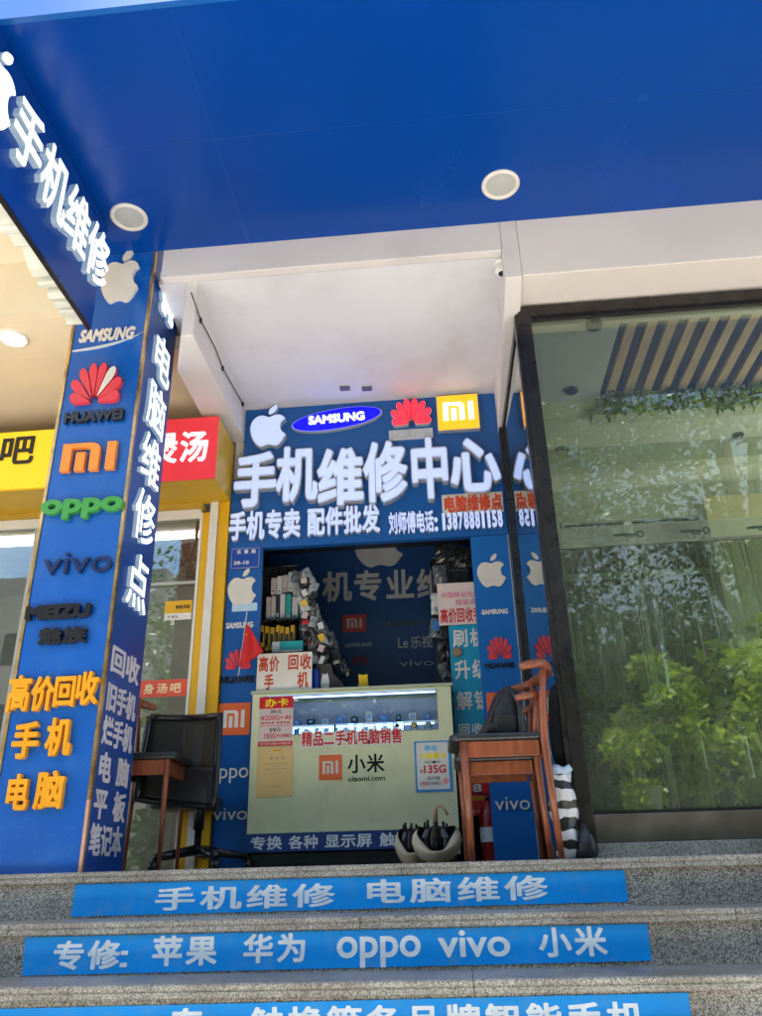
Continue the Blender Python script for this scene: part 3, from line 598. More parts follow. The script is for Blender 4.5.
# phones and trinkets in the case
random.seed(3)
dm = mat('blister_clear', (.55,.65,.95), .12, var=.4, scale=40, emit=(.3,.5,1.), es=.15)  # blue of the case lighting put into the plastic as a faint glow
nph = 13
for i in range(nph):
    x = wx0+.10+i*(wx1-wx0-.34)/(nph-1)+random.uniform(-.01,.01); hgt = random.uniform(.045,.075); zz = wb[2]+.0105
    t = thing('boxed_phone', '', 'phone', (x, CY0+.12, zz), 'second-hand phones in the lit display case')
    t['label'] = 'small second-hand phone standing among the row in the lit display case'
    obj('body', MB().obox((x, CY0+.12, zz+hgt/2), (.05, .008, hgt), (-.25, 0, random.uniform(-.3,.3))), random.choice([M_BLACK, M_WHITE, dm, mat('phone_blue', (.02,.2,.7), .2)]), t, bevel=.002)
    obj('screen', MB().obox((x, CY0+.114, zz+hgt/2), (.04, .003, hgt*.8), (-.25, 0, 0)), mat('phone_screen', (.05,.1,.3), .1, emit=(.2,.45,1), es=1.2, var=.5, scale=60), t)
for i, (px, lb_) in enumerate(((414,'gold wrist watch at the right end of the lit display case'), (428,'black wrist watch at the right end of the lit display case'))):
    p = at(px, 718, Y=CY0+.1); t = thing('wrist_watch', lb_, 'watch', (p.x, CY0+.1, wb[2]+.0105))
    obj('strap', MB().lathe([(.022,-.009),(.024,0),(.022,.009),(.019,.009),(.019,-.009),(.022,-.009)], (p.x, CY0+.1, wb[2]+.036), 'y'), (M_BLACK, M_PAD)[i], t, smooth=True)
    obj('watch_face', MB().lathe([(.0005,.016),(.017,.016),(.02,.01),(.02,.005)], (p.x, CY0+.085, wb[2]+.045), 'y'), (M_GOLD, M_RIM)[i], t, smooth=True)
p = at(397,720,Y=CY0+.08)
t = thing('earphone', 'black earphone clip standing in the lit display case', 'earphone', (p.x, CY0+.08, wb[2]+.0105))
obj('earpiece', MB().lathe([(.0005,.012),(.012,.01),(.013,0),(.0005,-.008)], (p.x, CY0+.08, wb[2]+.045), 'y'), M_BLACK, t, smooth=True); obj('stem', MB().tube([(p.x,CY0+.08,wb[2]+.04),(p.x+.004,CY0+.08,wb[2]+.0105)], .004, 8), M_BLACK, t)

random.seed(9); nb_ = 11
for i in range(nb_):
    x = wx0+.07+i*(wx1-wx0-.14)/(nb_-1); ww = random.uniform(.03,.055); hh = random.uniform(.035,.075); zz = wb[2]+.0955
    c_ = (('white',M_WHITE),('pale blue',mat('carton_blue', (.12,.28,.62), .4)),('dark',M_BLACK),('grey',M_GREYT))[(i*5+i//3) % 4]
    t = thing('phone_carton', f'{c_[0]} phone carton, {("leftmost","second","third","fourth","fifth","sixth","seventh","eighth","ninth","tenth","rightmost")[i]} on the rear ledge of the lit display case', 'box', (x, CY0+.26, zz), 'phone cartons on the rear ledge of the display case')
    obj('carton', MB().obox((x, CY0+.26, zz+hh/2), (ww, .05, hh), (0,0,random.uniform(-.2,.2))), c_[1], t, bevel=.002)
    obj('printed_label', MB().obox((x, CY0+.232, zz+hh*.55), (ww*.5, .002, hh*.35), (0,0,0)), mat('carton_print', (.2,.35,.6), .4, var=.5, scale=50), t)
# posters on the counter
def poster(name, label, cat, px, Y, m, c0=.003, th=.002):
    b = pbY(*px, Y); t = thing(name, label, cat, (b[0], Y-c0, b[2])); F_ = FY(Y-c0); obj('sheet', MB().fbox(F_, *b, 0, th), m, t); return t, b, F_
t, b, F_ = poster('price_poster', 'red and white price poster on the upper left of the counter front', 'poster', (259,697,293,746), CY0, M_PINK)
w_, h_ = b[1]-b[0], b[3]-b[2]; g = lambda u0, u1, v0, v1: (b[0]+w_*u0, b[0]+w_*u1, b[2]+h_*v0, b[2]+h_*v1)
obj('red_header', MB().fbox(F_, *g(0,1,.76,1), .0022, .003), M_RED, t); obj('red_footer', MB().fbox(F_, *g(0,1,0,.09), .0022, .003), M_RED, t)
obj('divider', MB().fbox(F_, *g(.02,.98,.40,.41), .0022, .003), M_RED, t)
obj('lettering', cjk(MB(), '办卡', F_, g(.17,.86,.79,.97), .0032, .0045, off=.03, gap=.06), mat('bright_yellow', (.95,.75,.02), .5), t)
for f_, tx, bb, m_ in ((latin,'39',(.33,.5,.65,.73),M_BLACK),(cjk,'元',(.53,.66,.65,.74),M_BLACK),(latin,'59',(.32,.5,.28,.36),M_BLACK),(cjk,'元',(.52,.65,.28,.37),M_BLACK),(latin,'200G+',(.19,.72,.52,.62),M_RED),(latin,'150G+',(.17,.62,.155,.255),M_RED),
    (cjk,'流量',(.05,.17,.53,.61),M_RED),(cjk,'通话',(.76,.95,.53,.61),M_RED),(cjk,'首月免费 套餐可选',(.06,.92,.44,.49),M_RED),(cjk,'分钟通话',(.64,.95,.16,.24),M_RED)):
    obj('lettering', f_(MB(), tx, F_, g(*bb), .0022, .003, .01), m_, t)
obj('lettering', cjk(MB(), '提供国内流量卡办理业务', F_, g(.05,.95,.02,.07), .0032, .0036, 0), M_WHITE, t)
t, b, F_ = poster('certificate', 'pale yellow certificate under the price poster on the counter front', 'certificate', (257,747,293,797), CY0, M_TAN)
w_, h_ = b[1]-b[0], b[3]-b[2]
obj('border', MB().fbox(F_, *g(.04,.96,.02,.03), .0022, .0028).fbox(F_, *g(.04,.96,.97,.98), .0022, .0028).fbox(F_, *g(.04,.05,.031,.969), .0022, .0028).fbox(F_, *g(.95,.96,.031,.969), .0022, .0028), mat('pale_gold', (.75,.6,.36), .5), t)
obj('seal', MB().fbox(F_, *g(.42,.66,.91,.94), .0022, .003), M_YTXT, t)
l = cjk(MB(), '授权书', F_, g(.35,.75,.74,.80), .0022, .0028, 0, gap=.4)
for v, a0, a1 in ((.66,.2,.85),(.61,.35,.7),(.55,.22,.85),(.47,.4,.7),(.2,.4,.66)): l.fbox(F_, *g(a0,a1,v,v+.007), .0022, .0028)
obj('lettering', l, mat('faded_ink', (.30,.24,.13), .6), t)
t, b, F_ = poster('data_plan_poster', 'white poster with blue border at the right end of the counter front', 'poster', (415,741,452,792), CY0, mat('poster_blue', (.02,.28,.66), .4))
w_, h_ = b[1]-b[0], b[3]-b[2]
obj('white_field', MB().prism(rrect(*g(.05,.92,.05,.97), .008), F_, .0022, .003), M_WHITE, t)
obj('lettering', cjk(MB(), '移动', F_, g(.28,.62,.80,.92), .0032, .004, .04, gap=.05), mat('sky_blue_ink', (.1,.5,.85), .5), t)
obj('lettering', cjk(MB(), '大流量卡', F_, g(.14,.85,.64,.77), .0032, .004, .06, gap=.04), mat('bright_yellow', (.9,.7,.02), .5), t)
for f_, tx, bb, of_, m_ in ((latin,'135G',(.24,.84,.36,.52),.03,M_RED),(latin,'100',(.13,.36,.13,.20),.02,M_RED),(cjk,'每月仅19元',(.27,.7,.55,.61),0,M_BLACK),(cjk,'每',(.13,.22,.37,.44),0,M_BLACK),(cjk,'超大流量',(.33,.66,.23,.30),0,M_BLACK),(cjk,'分钟通话',(.38,.68,.13,.20),0,M_BLACK)):
    obj('lettering', f_(MB(), tx, F_, g(*bb), .0032, .004, of_), m_, t)
obj('bubble', MB().prism(ellipse(b[0]+w_*.82, b[2]+h_*.2, w_*.09, h_*.06), F_, .0032, .004), mat('pinkish_bubble', (.75,.35,.33), .5), t)

# things standing on the counter
ZT = cz1+.018
pc = pbY(257,653,312,692,CY0+.05)
t = thing('paper_sign', 'white handwritten sign with red characters standing on the left end of the counter', 'sign', (pc[0], CY0+.05, ZT)); F_ = FY(CY0+.05)
obj('card', MB().fbox(F_, pc[0], pc[1], ZT, pc[3], 0, .003), M_PAPER, t)
w_, h_ = pc[1]-pc[0], pc[3]-ZT; b = (pc[0],0,ZT,0)
for s, a0, a1, v0, v1 in (('高价',.03,.40,.52,.93),('回收',.56,.98,.54,.96),('手',.14,.31,.05,.47),('机',.74,.93,.08,.5)): obj('lettering', cjk(MB(), s, F_, g(a0,a1,v0,v1), .0032, .004, off=.03, gap=.1), mat('marker_red', (.55,.06,.02), .6), t)
def box_item(name, label, cat, px, Y, m, d=.05, group=None, rot=0, face=None, bev=.002):
    a = pbY(*px, Y); cx_, cz_ = (a[0]+a[1])/2, (a[2]+a[3])/2; t = thing(name, label, cat, (cx_, Y, a[2]), group)
    obj('carton', MB().obox((cx_, Y+d/2, cz_), (a[1]-a[0], d, a[3]-a[2]), (0, rot, 0)), m, t, bevel=bev)
    return t, a
p = pbY(312,670,319,691,CY0+.12)
t = thing('spray_can', 'small blue can beside the handwritten sign on the counter', 'can', ((p[0]+p[1])/2, CY0+.12, ZT))
r_ = (p[1]-p[0])/2; o_ = ((p[0]+p[1])/2, CY0+.12, 0)
obj('body', MB().lathe([(.0005,ZT),(r_,ZT),(r_,p[3]-.012),(r_*.8,p[3]),(.0005,p[3])], o_), mat('can_blue', (.01,.06,.42), .25, .3), t, smooth=False)
obj('cap', MB().lathe([(r_*.7,p[3]-.001),(r_*.7,p[3]+.012),(.0005,p[3]+.012)], o_), M_BLACK, t)
# dark box with white blob print
p = pbY(319.5,668,345,691,CY0+.14)
t = thing('accessory_box', 'dark box with a white figure printed on it, on the counter beside the blue can', 'box', (p[0], CY0+.14, ZT)); F_ = FY(CY0+.14)
obj('carton', MB().prism([(p[0],ZT),(p[1]-.0,ZT),(p[1]-.01,ZT+.05),(p[0]+.09,ZT+.12),(p[0]+.07,p[3]+.03),(p[0],p[3]+.03)], F_, -.05, 0), mat('box_brown', (.045,.035,.035), .4), t)
obj('printed_blob', MB().prism(catmull([(p[0]+.012,ZT+.035),(p[0]+.06,ZT+.035),(p[0]+.062,ZT+.085),(p[0]+.05,ZT+.125),(p[0]+.036,ZT+.115),(p[0]+.022,ZT+.125),(p[0]+.012,ZT+.085)]), F_, .001, .002), M_WHITE, t)
obj('lettering', cjk(MB(), '无线鼠标', F_, (p[0]+.01,p[1]-.02,ZT+.01,ZT+.025), .001, .002, 0), M_WHITE, t)
# yellow phone holder
p = pbY(357,674,369,690,CY0+.14); w_, h_ = p[1]-p[0], p[3]-ZT; b = (p[0],0,ZT,0)
t = thing('phone_holder', 'small bright yellow phone holder standing on the counter', 'phone stand', ((p[0]+p[1])/2, CY0+.14, ZT)); F_ = FY(CY0+.14)
yy = mat('holder_yellow', (.85,.55,.01), .35)
obj('holder_body', MB().prism([(b[0]+w_*u, ZT+h_*v) for u, v in ((.0,0),(.35,0),(.38,.22),(.62,.22),(.65,0),(1,0),(.92,.45),(.88,1),(.62,.95),(.12,1),(.16,.5))], F_, -.02, 0), yy, t, bevel=.003)
obj('foot', MB().fbox(F_, b[0]+w_*.1, b[0]+w_*.9, ZT, ZT+.006, -.05, -.021), yy, t)

# ------------------------------------------------------------------ merchandise rack on the left
rk = thing('display_rack', 'black wire rack of phone cases at the left of the shop opening', 'rack', (-1.1, 5.3, 0))
rm = MB()
for x in [-1.35+.06*i for i in range(6)]: rm.tube([(x,5.34,0.9),(x,5.34,2.0)], .0025, 6)
for z in [1.0+.1*i for i in range(11)]: rm.tube([(-1.36,5.333,z),(-1.03,5.333,z)], .0025, 6)
obj('wire_grid', rm, M_BLACK, rk); obj('upright', MB().box(-1.36,-1.345,5.345,5.36,0,2.0), M_BLACK, rk); obj('upright', MB().box(-1.045,-1.03,5.345,5.36,0,2.0), M_BLACK, rk)
obj('backing_sheet', MB().box(-1.344,-1.046,5.346,5.352,.9,2.0), M_DK, rk)
pinkb = mat('box_pink', (.52,.42,.40), .5, var=.1); whiteb = mat('box_white', (.60,.58,.56), .45, var=.1); tealb = mat('box_teal', (.02,.36,.33), .4); yelb = mat('box_yellow', (.66,.42,.03), .4, var=.15)
YG = 5.2
row1 = [(271,578,276.5,594,pinkb,'pink slim'),(277,576,282,594,whiteb,'off-white slim'),(282.5,575,287.5,592,pinkb,'pale rose slim'),(288,572,293.5,591,whiteb,'tall off-white')]
ords = ('leftmost','second','third','fourth','fifth','sixth','rightmost')
for i, (x0,y0,x1,y1,m,d) in enumerate(row1):
    t, a = box_item('phone_case_box', f'{d} box, {ords[i]} in the top row of the rack', 'box', (x0,y0,x1,y1), YG, m, .06, 'phone case boxes hanging on the left rack')
    obj('hang_hole', MB().prism(ellipse((a[0]+a[1])/2, a[2]+.02, .005, .005, n=12), FY(YG), .0012, .002), M_BLACK, t)
row2 = [(266,597,270.5,621,pinkb,'pink'),(271,596,275.5,620,pinkb,'pale pink'),(276,595,279.5,620,M_BLACK,'black'),(280,594,285,621,whiteb,'white'),(286,594,291,622,tealb,'teal'),(292,597,298,622,whiteb,'white and teal')]
for i, (x0,y0,x1,y1,m,d) in enumerate(row2):
    t, a = box_item('phone_case_box', f'{d} upright box, {ords[i]} in the second row of the rack', 'box', (x0,y0,x1,y1), YG-.02, m, .07, 'phone case boxes hanging on the left rack')
    obj('print_band', MB().fbox(FY(YG-.02), a[0]+.005, a[1]-.005, a[2]+.02, a[2]+.05, .0012, .002), (tealb if i == 5 else M_GREYT), t)
for i in range(7):
    x0 = 260+i*5.0; h0 = 625+(i % 3)
    t, a = box_item('cable_box', f'narrow yellow and black box, {ords[i]} in the third row of the rack', 'box', (x0,h0,x0+3.8,h0+22+(i*3) % 5), YG-.03, yelb, .06, 'yellow boxes on the left rack', rot=R((i*37) % 7-3))
    obj('print_band', MB().fbox(FY(YG-.03), a[0]+.004, a[1]-.004, a[2]+.03, a[3]-.05, .002, .003), M_BLACK, t)
t, a = box_item('accessory_box', 'turquoise and white box lying above the handwritten sign', 'box', (272,641,303,653), YG-.07, mat('box_turq', (.02,.42,.46), .4), .08)
obj('white_band', MB().fbox(FY(YG-.07), a[0]+.001, a[0]+.05, a[2]+.004, a[3]-.002, .001, .002).fbox(FY(YG-.07), a[0]+.06, a[1]-.004, a[2]+.004, a[2]+.02, .001, .002), M_WHITE, t)
# shelf board carrying the yellow boxes and turquoise box
obj('shelf', MB().box(-1.34,-.80,5.06,5.33,1.285,1.30), M_BLACK, rk)
obj('shelf', MB().box(-1.34,-.98,5.10,5.33,1.53,1.54), M_BLACK, rk)
# bagged goods
bagc = [('clear', mat('bag_clear', (.34,.36,.38), .15, var=.5, scale=25)), ('smoky', mat('bag_smoke', (.10,.11,.12), .15, var=.6, scale=25)), ('milky white', mat('bag_milky', (.46,.48,.48), .2, var=.4, scale=20)), ('black', mat('bag_black', (.02,.022,.025), .15, var=.5, scale=20)), ('reddish', mat('bag_red', (.30,.04,.03), .2, var=.6, scale=20))]
def bag(cx_, cz_, w, h, Y, m, label, rot=0, insert=None, group='bagged accessories hanging on the left rack', seed=0):
    rnd = random.Random(seed); t = thing('accessory_bag', label, 'packet', (cx_, Y, cz_+h/2), group)
    mb = MB(); n = 5; k = 6; vs = []
    for sgn in (1, -1):
        for j in range(k+1):
            for i in range(n+1):
                u, v = i/n-.5, j/k-.5; e = (1-(2*abs(u))**3)*(1-(2*abs(v))**3)
                dp = (.004+.022*e*rnd.uniform(.5,1.2))*sgn
                x, z = u*w*(1+.05*rnd.uniform(-1,1)), v*h
                vs.append((cx_+x*math.cos(rot)-z*math.sin(rot), Y-dp, cz_+x*math.sin(rot)+z*math.cos(rot)))
    fs = []; N1 = (n+1)*(k+1)
    for j in range(k):
        for i in range(n):
            a = j*(n+1)+i; fs.append((a, a+1, a+n+2, a+n+1)); fs.append((N1+a, N1+a+n+1, N1+a+n+2, N1+a+1))
    ring = [i for i in range(n+1)]+[(j+1)*(n+1)-1 for j in range(1,k+1)]+[k*(n+1)+i for i in range(n-1,-1,-1)]+[j*(n+1) for j in range(k-1,0,-1)]
    for q in range(len(ring)): a, b2 = ring[q], ring[(q+1) % len(ring)]; fs.append((a, N1+a, N1+b2, b2))
    mb.add(vs, fs); obj('film', mb, m, t, smooth=False)
    if insert: obj('insert_card', MB().obox((cx_, Y-.034, cz_+h*.05), (w*.6, .003, h*.5), (0, -rot, 0)), insert, t)
    return t
random.seed(11)
spots = [(303,580,'smoky packet hanging beside the top row of the rack',1,pinkb,.3),(303,592,'clear packet overlapping the first wall character',0,None,-.1),(305,606,'small clear packet right of the white and teal box',0,tealb,.1),(309,604,'milky white packet below the first wall character',2,None,.2),(314,614,'big milky packet tilted at the outer edge of the rack',2,whiteb,.25),(306,622,'smoky packet with a red insert in the middle of the rack',1,M_RED,0),(315,634,'tilted packet with an off-white box inside, left one of two',1,whiteb,.5),(322,630,'tilted packet with an off-white box inside, right one of two',1,whiteb,.45),(306,634,'black packet hanging above the turquoise box',3,None,.1),(330,642,'smoky packet at the lowest outer corner of the rack',1,None,.3),(322,648,'black packet with a small red insert low on the rack',3,M_RED,.1),(312,650,'narrow red lettered packet right of the turquoise box',4,M_RED,.12),(335,655,'black crumpled packet behind the white figure box',3,None,.2),(344,668,'black packet sagging onto the counter behind the dark box',3,None,.7),(298,590,'milky packet tucked behind the top row of boxes',2,None,.1),(307,578,'clear packet sticking up beside the top row of boxes',0,None,.5)]
for i, (px, py, lb_, k, ins, ro) in enumerate(spots):
    p = at(px, py, Y=5.13+.012*(i % 5)); bag(p.x, p.z, random.uniform(.065,.09) if 'narrow' not in lb_ else .05, random.uniform(.11,.155), 5.13+.016*(i % 5), bagc[k][1], lb_, ro, ins, seed=i)
rr5 = random.Random(77)
for i in range(16):
    p = at(297+(i*7) % 16+i*1.1, 578+i*5.6, Y=5.11)
    bag(p.x, p.z, rr5.uniform(.045,.07), rr5.uniform(.07,.11), 5.085+.009*(i % 4), bagc[(1,3,0,1,3,2)[i % 6]][1], 'small crumpled packet deep in the tangle at the right side of the left rack', rr5.uniform(-.5,.6), (None,pinkb,None,whiteb,None,yelb)[(i*7) % 6], 'small crumpled packets in the tangle on the left rack', seed=300+i)
# right side: black packets
spots = [(447,553,.16,.13,3,None,'large black plastic bag hanging under the lintel at the top right of the opening'),(463,556,.12,.15,3,None,'black plastic bag hanging beside the pink notice, nearest the right panel'),(440,575,.09,.14,1,None,'smoky packet hanging left of the pink notice'),(437,603,.08,.15,2,whiteb,'white packet hanging left of the red characters of the notice'),(436,628,.08,.13,1,mat('card_blue', (.03,.15,.4), .4),'packet with a blue card left of the teal board'),(444,650,.07,.12,3,None,'black packet left of the second teal line'),(445,672,.07,.12,1,None,'smoky packet just above the right end of the counter'),(448,704,.06,.14,3,None,'black packet beside the end of the counter')]
for i, (px, py, w_, h_, k, ins, lb_) in enumerate(spots):
    p = at(px, py, Y=5.22); bag(p.x, p.z, w_, h_, 5.22+.02*(i % 2), bagc[k][1], lb_, R(random.uniform(-15,15)), ins, 'bagged accessories hanging at the right of the opening', seed=40+i)
rk2 = thing('display_rack', 'narrow black rack of packets at the right of the shop opening', 'rack', (0, 5.3, 0))
rm = MB()
for x in (-.06,0,.06,.12,.18): rm.tube([(x,5.34,.4),(x,5.34,2.0)], .0025, 6)
for z in [.5+.1*i for i in range(16)]: rm.tube([(-.07,5.333,z),(.19,5.333,z)], .0025, 6)
obj('wire_grid', rm, M_BLACK, rk2); obj('upright', MB().box(-.08,-.065,5.345,5.36,0,2.0), M_BLACK, rk2); obj('backing_sheet', MB().box(-.064,.19,5.346,5.352,.3,2.0), M_DK, rk2)

# notices at the right
YN = 5.14
t, b, F_ = poster('notice', 'pink and white notice with red characters at the right of the opening', 'notice', (438,583,478,625), YN, M_PINK)
w_, h_ = b[1]-b[0], b[3]-b[2]
for tx, bb in (('中国移动光纤',(.08,1.05,.64,.78)),('报装点',(.44,.95,.46,.6))): obj('lettering', cjk(MB(), tx, F_, g(*bb), .0022, .003, off=.008), mat('magenta_ink', (.6,.1,.25), .6), t)
obj('lettering', cjk(MB(), '高价回收手', F_, g(.04,1.06,.05,.4), .0022, .003, off=.03, gap=.04), mat('deep_red_ink', (.50,.02,.02), .5), t)
t, b, F_ = poster('teal_price_board', 'teal board with large white characters beside the counter', 'sign', (452,625,489,742), YN-.01, M_TEAL, th=.006)
w_, h_ = b[1]-b[0], b[3]-b[2]
for s, v0, v1, x1 in (('刷机',.80,.965,1.0),('升级',.52,.69,1.0),('解锁',.26,.42,1.0),('回收手机',.06,.15,1.05)): obj('lettering', cjk(MB(), s, F_, g(.10,1.0 if s != '回收手机' else 1.45,v0,v1), .0062, .008, off=.022, gap=.14), M_CREAM, t)
p = at(457,652,Y=YN-.03); tag(obj('wood_block', MB().lathe([(.0005,.03),(.03,.03),(.034,.015),(.034,0),(.0005,0)], (p.x, YN-.015, p.z), 'y', seg=6), mat('knob_wood', (.25,.17,.10), .6), loc=(p.x,YN-.02,p.z)), 'brown wooden block fixed on the teal board', 'block')
t, b, F_ = poster('red_poster', 'red poster with yellow and white bars seen between the chair legs', 'poster', (464,782,495,816), YN, M_RED)
w_, h_ = b[1]-b[0], b[3]-b[2]
obj('colour_bar', MB().fbox(F_, *g(.2,.8,.45,.58), .0022, .003), M_YTXT, t); obj('lettering', latin(MB(), '8', F_, g(.3,.6,.7,.95), .0022, .003, .03), M_WHITE, t); obj('lettering', latin(MB(), '60-1-1-5', F_, g(.15,.8,.08,.18), .0022, .003, 0), M_WHITE, t)
p = at(490,838,Y=5.1)
t = thing('fire_extinguisher', 'dark red fire extinguisher on the floor between the chair legs', 'fire extinguisher', (p.x, 5.1, 0)); o_ = (p.x, 5.1, 0)
obj('cylinder', MB().lathe([(.0005,0),(.05,0),(.055,.01),(.055,.27),(.045,.31),(.02,.33),(.02,.345),(.0005,.345)], o_), mat('extinguisher_red', (.22,.01,.01), .3), t, smooth=True)
obj('valve', MB().box(p.x-.012, p.x+.012, 5.088, 5.112, .345, .37), M_BLACK, t); obj('lever', MB().obox((p.x-.02, 5.1, .385), (.09,.015,.008), (0,.25,0)), M_BLACK, t); obj('band', MB().lathe([(.0555,.12),(.0565,.12),(.0565,.2),(.0555,.2)], o_), M_GREYT, t)

# flag
fp = at(243,662,Y=4.95)
t = thing('flag', 'small red flag with yellow stars hanging beside the left panel', 'flag', tuple(fp))
a, b2, c2 = at(247,622,Y=4.9), at(240,668,Y=4.9), at(263,653,Y=4.9)
mb = MB(); n = 8; vs = []
q0, q1, q2, q3 = at(246,624,Y=4.9), at(249,626,Y=4.9), at(264,652,Y=4.9), at(239,667,Y=4.9)
for i in range(n+1):
    for j in range(n+1):
        u, v = i/n, j/n; p = (q0*(1-u)+q1*u)*(1-v)+(q3*(1-u)+q2*u)*v; p.y += .012*math.sin(u*9+v*3)*v; vs.append(p)
mb.add(vs, [(i*(n+1)+j, i*(n+1)+j+1, (i+1)*(n+1)+j+1, (i+1)*(n+1)+j) for i in range(n) for j in range(n)])
obj('cloth', mb, mat('flag_red', (.62,.01,.012), .6, var=.15), t, smooth=True, sol=.0015)
obj('pole', MB().tube([at(247,612,Y=4.92), at(239,672,Y=4.92), at(238,676,Y=4.92)], .003, 8), M_WHITE, t)
obj('star', MB().prism([(q0.x+.012+(.009 if k % 2 == 0 else .004)*math.sin(k*math.pi/5), q0.z-.075+(.009 if k % 2 == 0 else .004)*math.cos(k*math.pi/5)) for k in range(10)], FY(4.882), 0, .001), M_YTXT, t)

# ------------------------------------------------------------------ blue column
cY = 3.70; cxl, cxr = -2.107, -1.645; colm = thing('sign_column', 'tall square column clad in blue sign panels with gold trim', 'column', (cxl, cY, 0))
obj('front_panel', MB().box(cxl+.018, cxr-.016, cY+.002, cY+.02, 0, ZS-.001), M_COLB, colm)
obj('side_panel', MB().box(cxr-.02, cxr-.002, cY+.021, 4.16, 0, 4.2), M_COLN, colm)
obj('core', MB().box(cxl+.01, cxr-.022, cY+.022, 4.15, 0, 4.19), M_PLAST, colm)
obj('edge_trim', MB().box(cxl, cxl+.017, cY-.004, cY+.04, 0, 3.1), M_GOLD, colm)
obj('edge_trim', MB().box(cxr-.015, cxr+.001, cY-.004, cY+.018, .30, ZS-.002), M_GOLD, colm)
obj('edge_trim', MB().box(cxr-.015, cxr+.001, cY-.004, cY+.018, 0, .299), M_COPPER, colm)
FC1 = FY(cY+.002)
def cb_(x0,y0,x1,y1): return pbY(x0,y0,x1,y1,cY)
def solid(x0, y0, x1, y1, f, m, nm='lettering', d=.03, **k):
    mb = MB(); f(mb, FC1, cb_(x0,y0,x1,y1), .001, d); return obj(nm, mb, m, colm, **k)
b = at(122,283,Y=cY)
solid(103,252,141,303, fruit, [M_CREAM], 'fruit_emblem', .025)
b = cb_(80,329,135,341); obj('lettering', latin(MB(), 'SAMSUNG', FC1, (b[0], b[1]-.01, b[2], b[3]), .001, .012, .04, shear=.15), M_CREAM, colm)
b = cb_(75,326,143,350); obj('swoosh', MB().prism(swoosh(b[0], b[1], b[2]+.005, b[2]+.11, .016), FC1, .001, .01), M_GREYT, colm)
mb = petals(MB(), FC1, cb_(67,365,129,408), .001, .03, 0, 0, alt=1); obj('petal_emblem', mb, [M_PRED, M_CREAM], colm)
solid(66,412,124,423, lambda m_, f_, b_, c0, c1: latin(m_, 'HUAWEI', f_, b_, c0, c1, .05), M_BLACK, d=.025)
solid(64,445,117,472, mi_mark, M_ORANGE, 'emblem_mark', .03)
solid(43,500,124,520, lambda m_, f_, b_, c0, c1: latin(m_, 'oppo', f_, b_, c0, c1, .045), M_GREEN, d=.03)
solid(45,553,113,574, lambda m_, f_, b_, c0, c1: latin(m_, 'vivo', f_, b_, c0, c1, .0), M_NAVYL, d=.02)
solid(28,606,92,620, lambda m_, f_, b_, c0, c1: latin(m_, 'MEIZU', f_, b_, c0, c1, .07), M_BLACK, d=.03)
solid(41,628,88,645, lambda m_, f_, b_, c0, c1: cjk(m_, '魅族', f_, b_, c0, c1, .05, gap=.06), M_BLACK, d=.03)
for ch, x0, x1, y0, y1 in (('高',10,33,676,713),('价',34,56,677,712),('回',56,78,676,708),('收',78,100,672,706),('手',15,41,722,760),('机',49,73,718,757),('电',8,31,774,812),('脑',38,66,771,810)):
    obj('raised_letter', cjk(MB(), ch, FC1, cb_(x0,y0,x1,y1), .001, .03, off=.034, gap=0), M_YTXT, colm)
for s, y in (('苹果华为', 832), ('小米维修', 852)): b = cb_(14, y-8, 74, y+8); obj('ghost_lettering', cjk(MB(), s, FC1, b, .0002, .0008, off=.0, gap=.4), mat('glue_residue', (.004,.115,.46), .35), colm)
# side face lettering, reads along +Y
FXc = FX(cxr-.002)
def sidebox(cx_, cy_, wy, hz): p = at(cx_, cy_, X=cxr); return (p.y-wy/2, p.y+wy/2, p.z-hz/2, p.z+hz/2)
def lit(ch, cx_, cy_, wy, hz, fn=None):
    b = sidebox(cx_, cy_, wy, hz); b = (3.93-wy/2, 3.93+wy/2, b[2], b[3]); mb = MB()
    if fn: fn(mb, FXc, b, .001, .022, 0, 1)
    else: cjk(mb, ch, FXc, b, .001, .022, off=.012, gap=0, mf=0, ms=1)
    obj('lit_letter', mb, [M_LITW, M_LITS], colm)
lit('', 168.5, 311, .28, .28, petals)
for ch, x, y in (('电',164,368),('脑',158.5,417),('维',153,468),('修',146,523),('点',137,584)): lit(ch, x, y, .27, .31)
for s, x, y, gp in (('回收',126.5,666,.06),('旧手机',123.5,703,.04),('烂手机',121,736,.04),('电脑',117,771,.35),('平板',113.5,806,.35),('笔记本',110,841,.04)):
    b = sidebox(x, y, .36, .14); b = (3.745, 4.115, b[2], b[3]); obj('white_lettering', cjk(MB(), s, FXc, b, .001, .004, off=.03, gap=gp), mat('pinkish_white', (.60,.56,.60), .5), colm)

# ------------------------------------------------------------------ hanging sign running out to the left
hx = -1.865; hs = thing('hanging_sign', 'long blue sign band with lit letters hanging under the canopy at the left', 'sign', (hx, 3.69, 2.75))
obj('panel', MB().box(hx-.02, hx-.0, 1.2, 3.47, 2.765, ZS-.002), mat('band_blue', (.004,.055,.32), .28, var=.07, scale=2), hs)
obj('bottom_trim', MB().box(hx-.022, hx+.002, 1.2, 3.471, 2.752, 2.764), M_FRAME, hs)
obj('rear_panel', MB().box(hx-.03, hx-.023, 1.2, 3.46, 2.80, ZS-.002), M_CREAM, hs)
FH = FX(hx)
ys = [2.565, 2.835, 3.10, 3.365]
for ch, y in zip('手机维修', ys):
    mb = MB(); cjk(mb, ch, FH, (y-.125, y+.125, 2.985, 3.375), .001, .034, off=.022, gap=0, mf=0, ms=1); obj('lit_letter', mb, [M_LITW, M_LITS], hs)
mb = MB(); fruit(mb, FH, (2.10, 2.42, 2.97, 3.42), .001, .036, 0, 1); obj('fruit_emblem', mb, [M_LITW, M_LITS], hs)
FH2 = FX(hx-.03, -1)
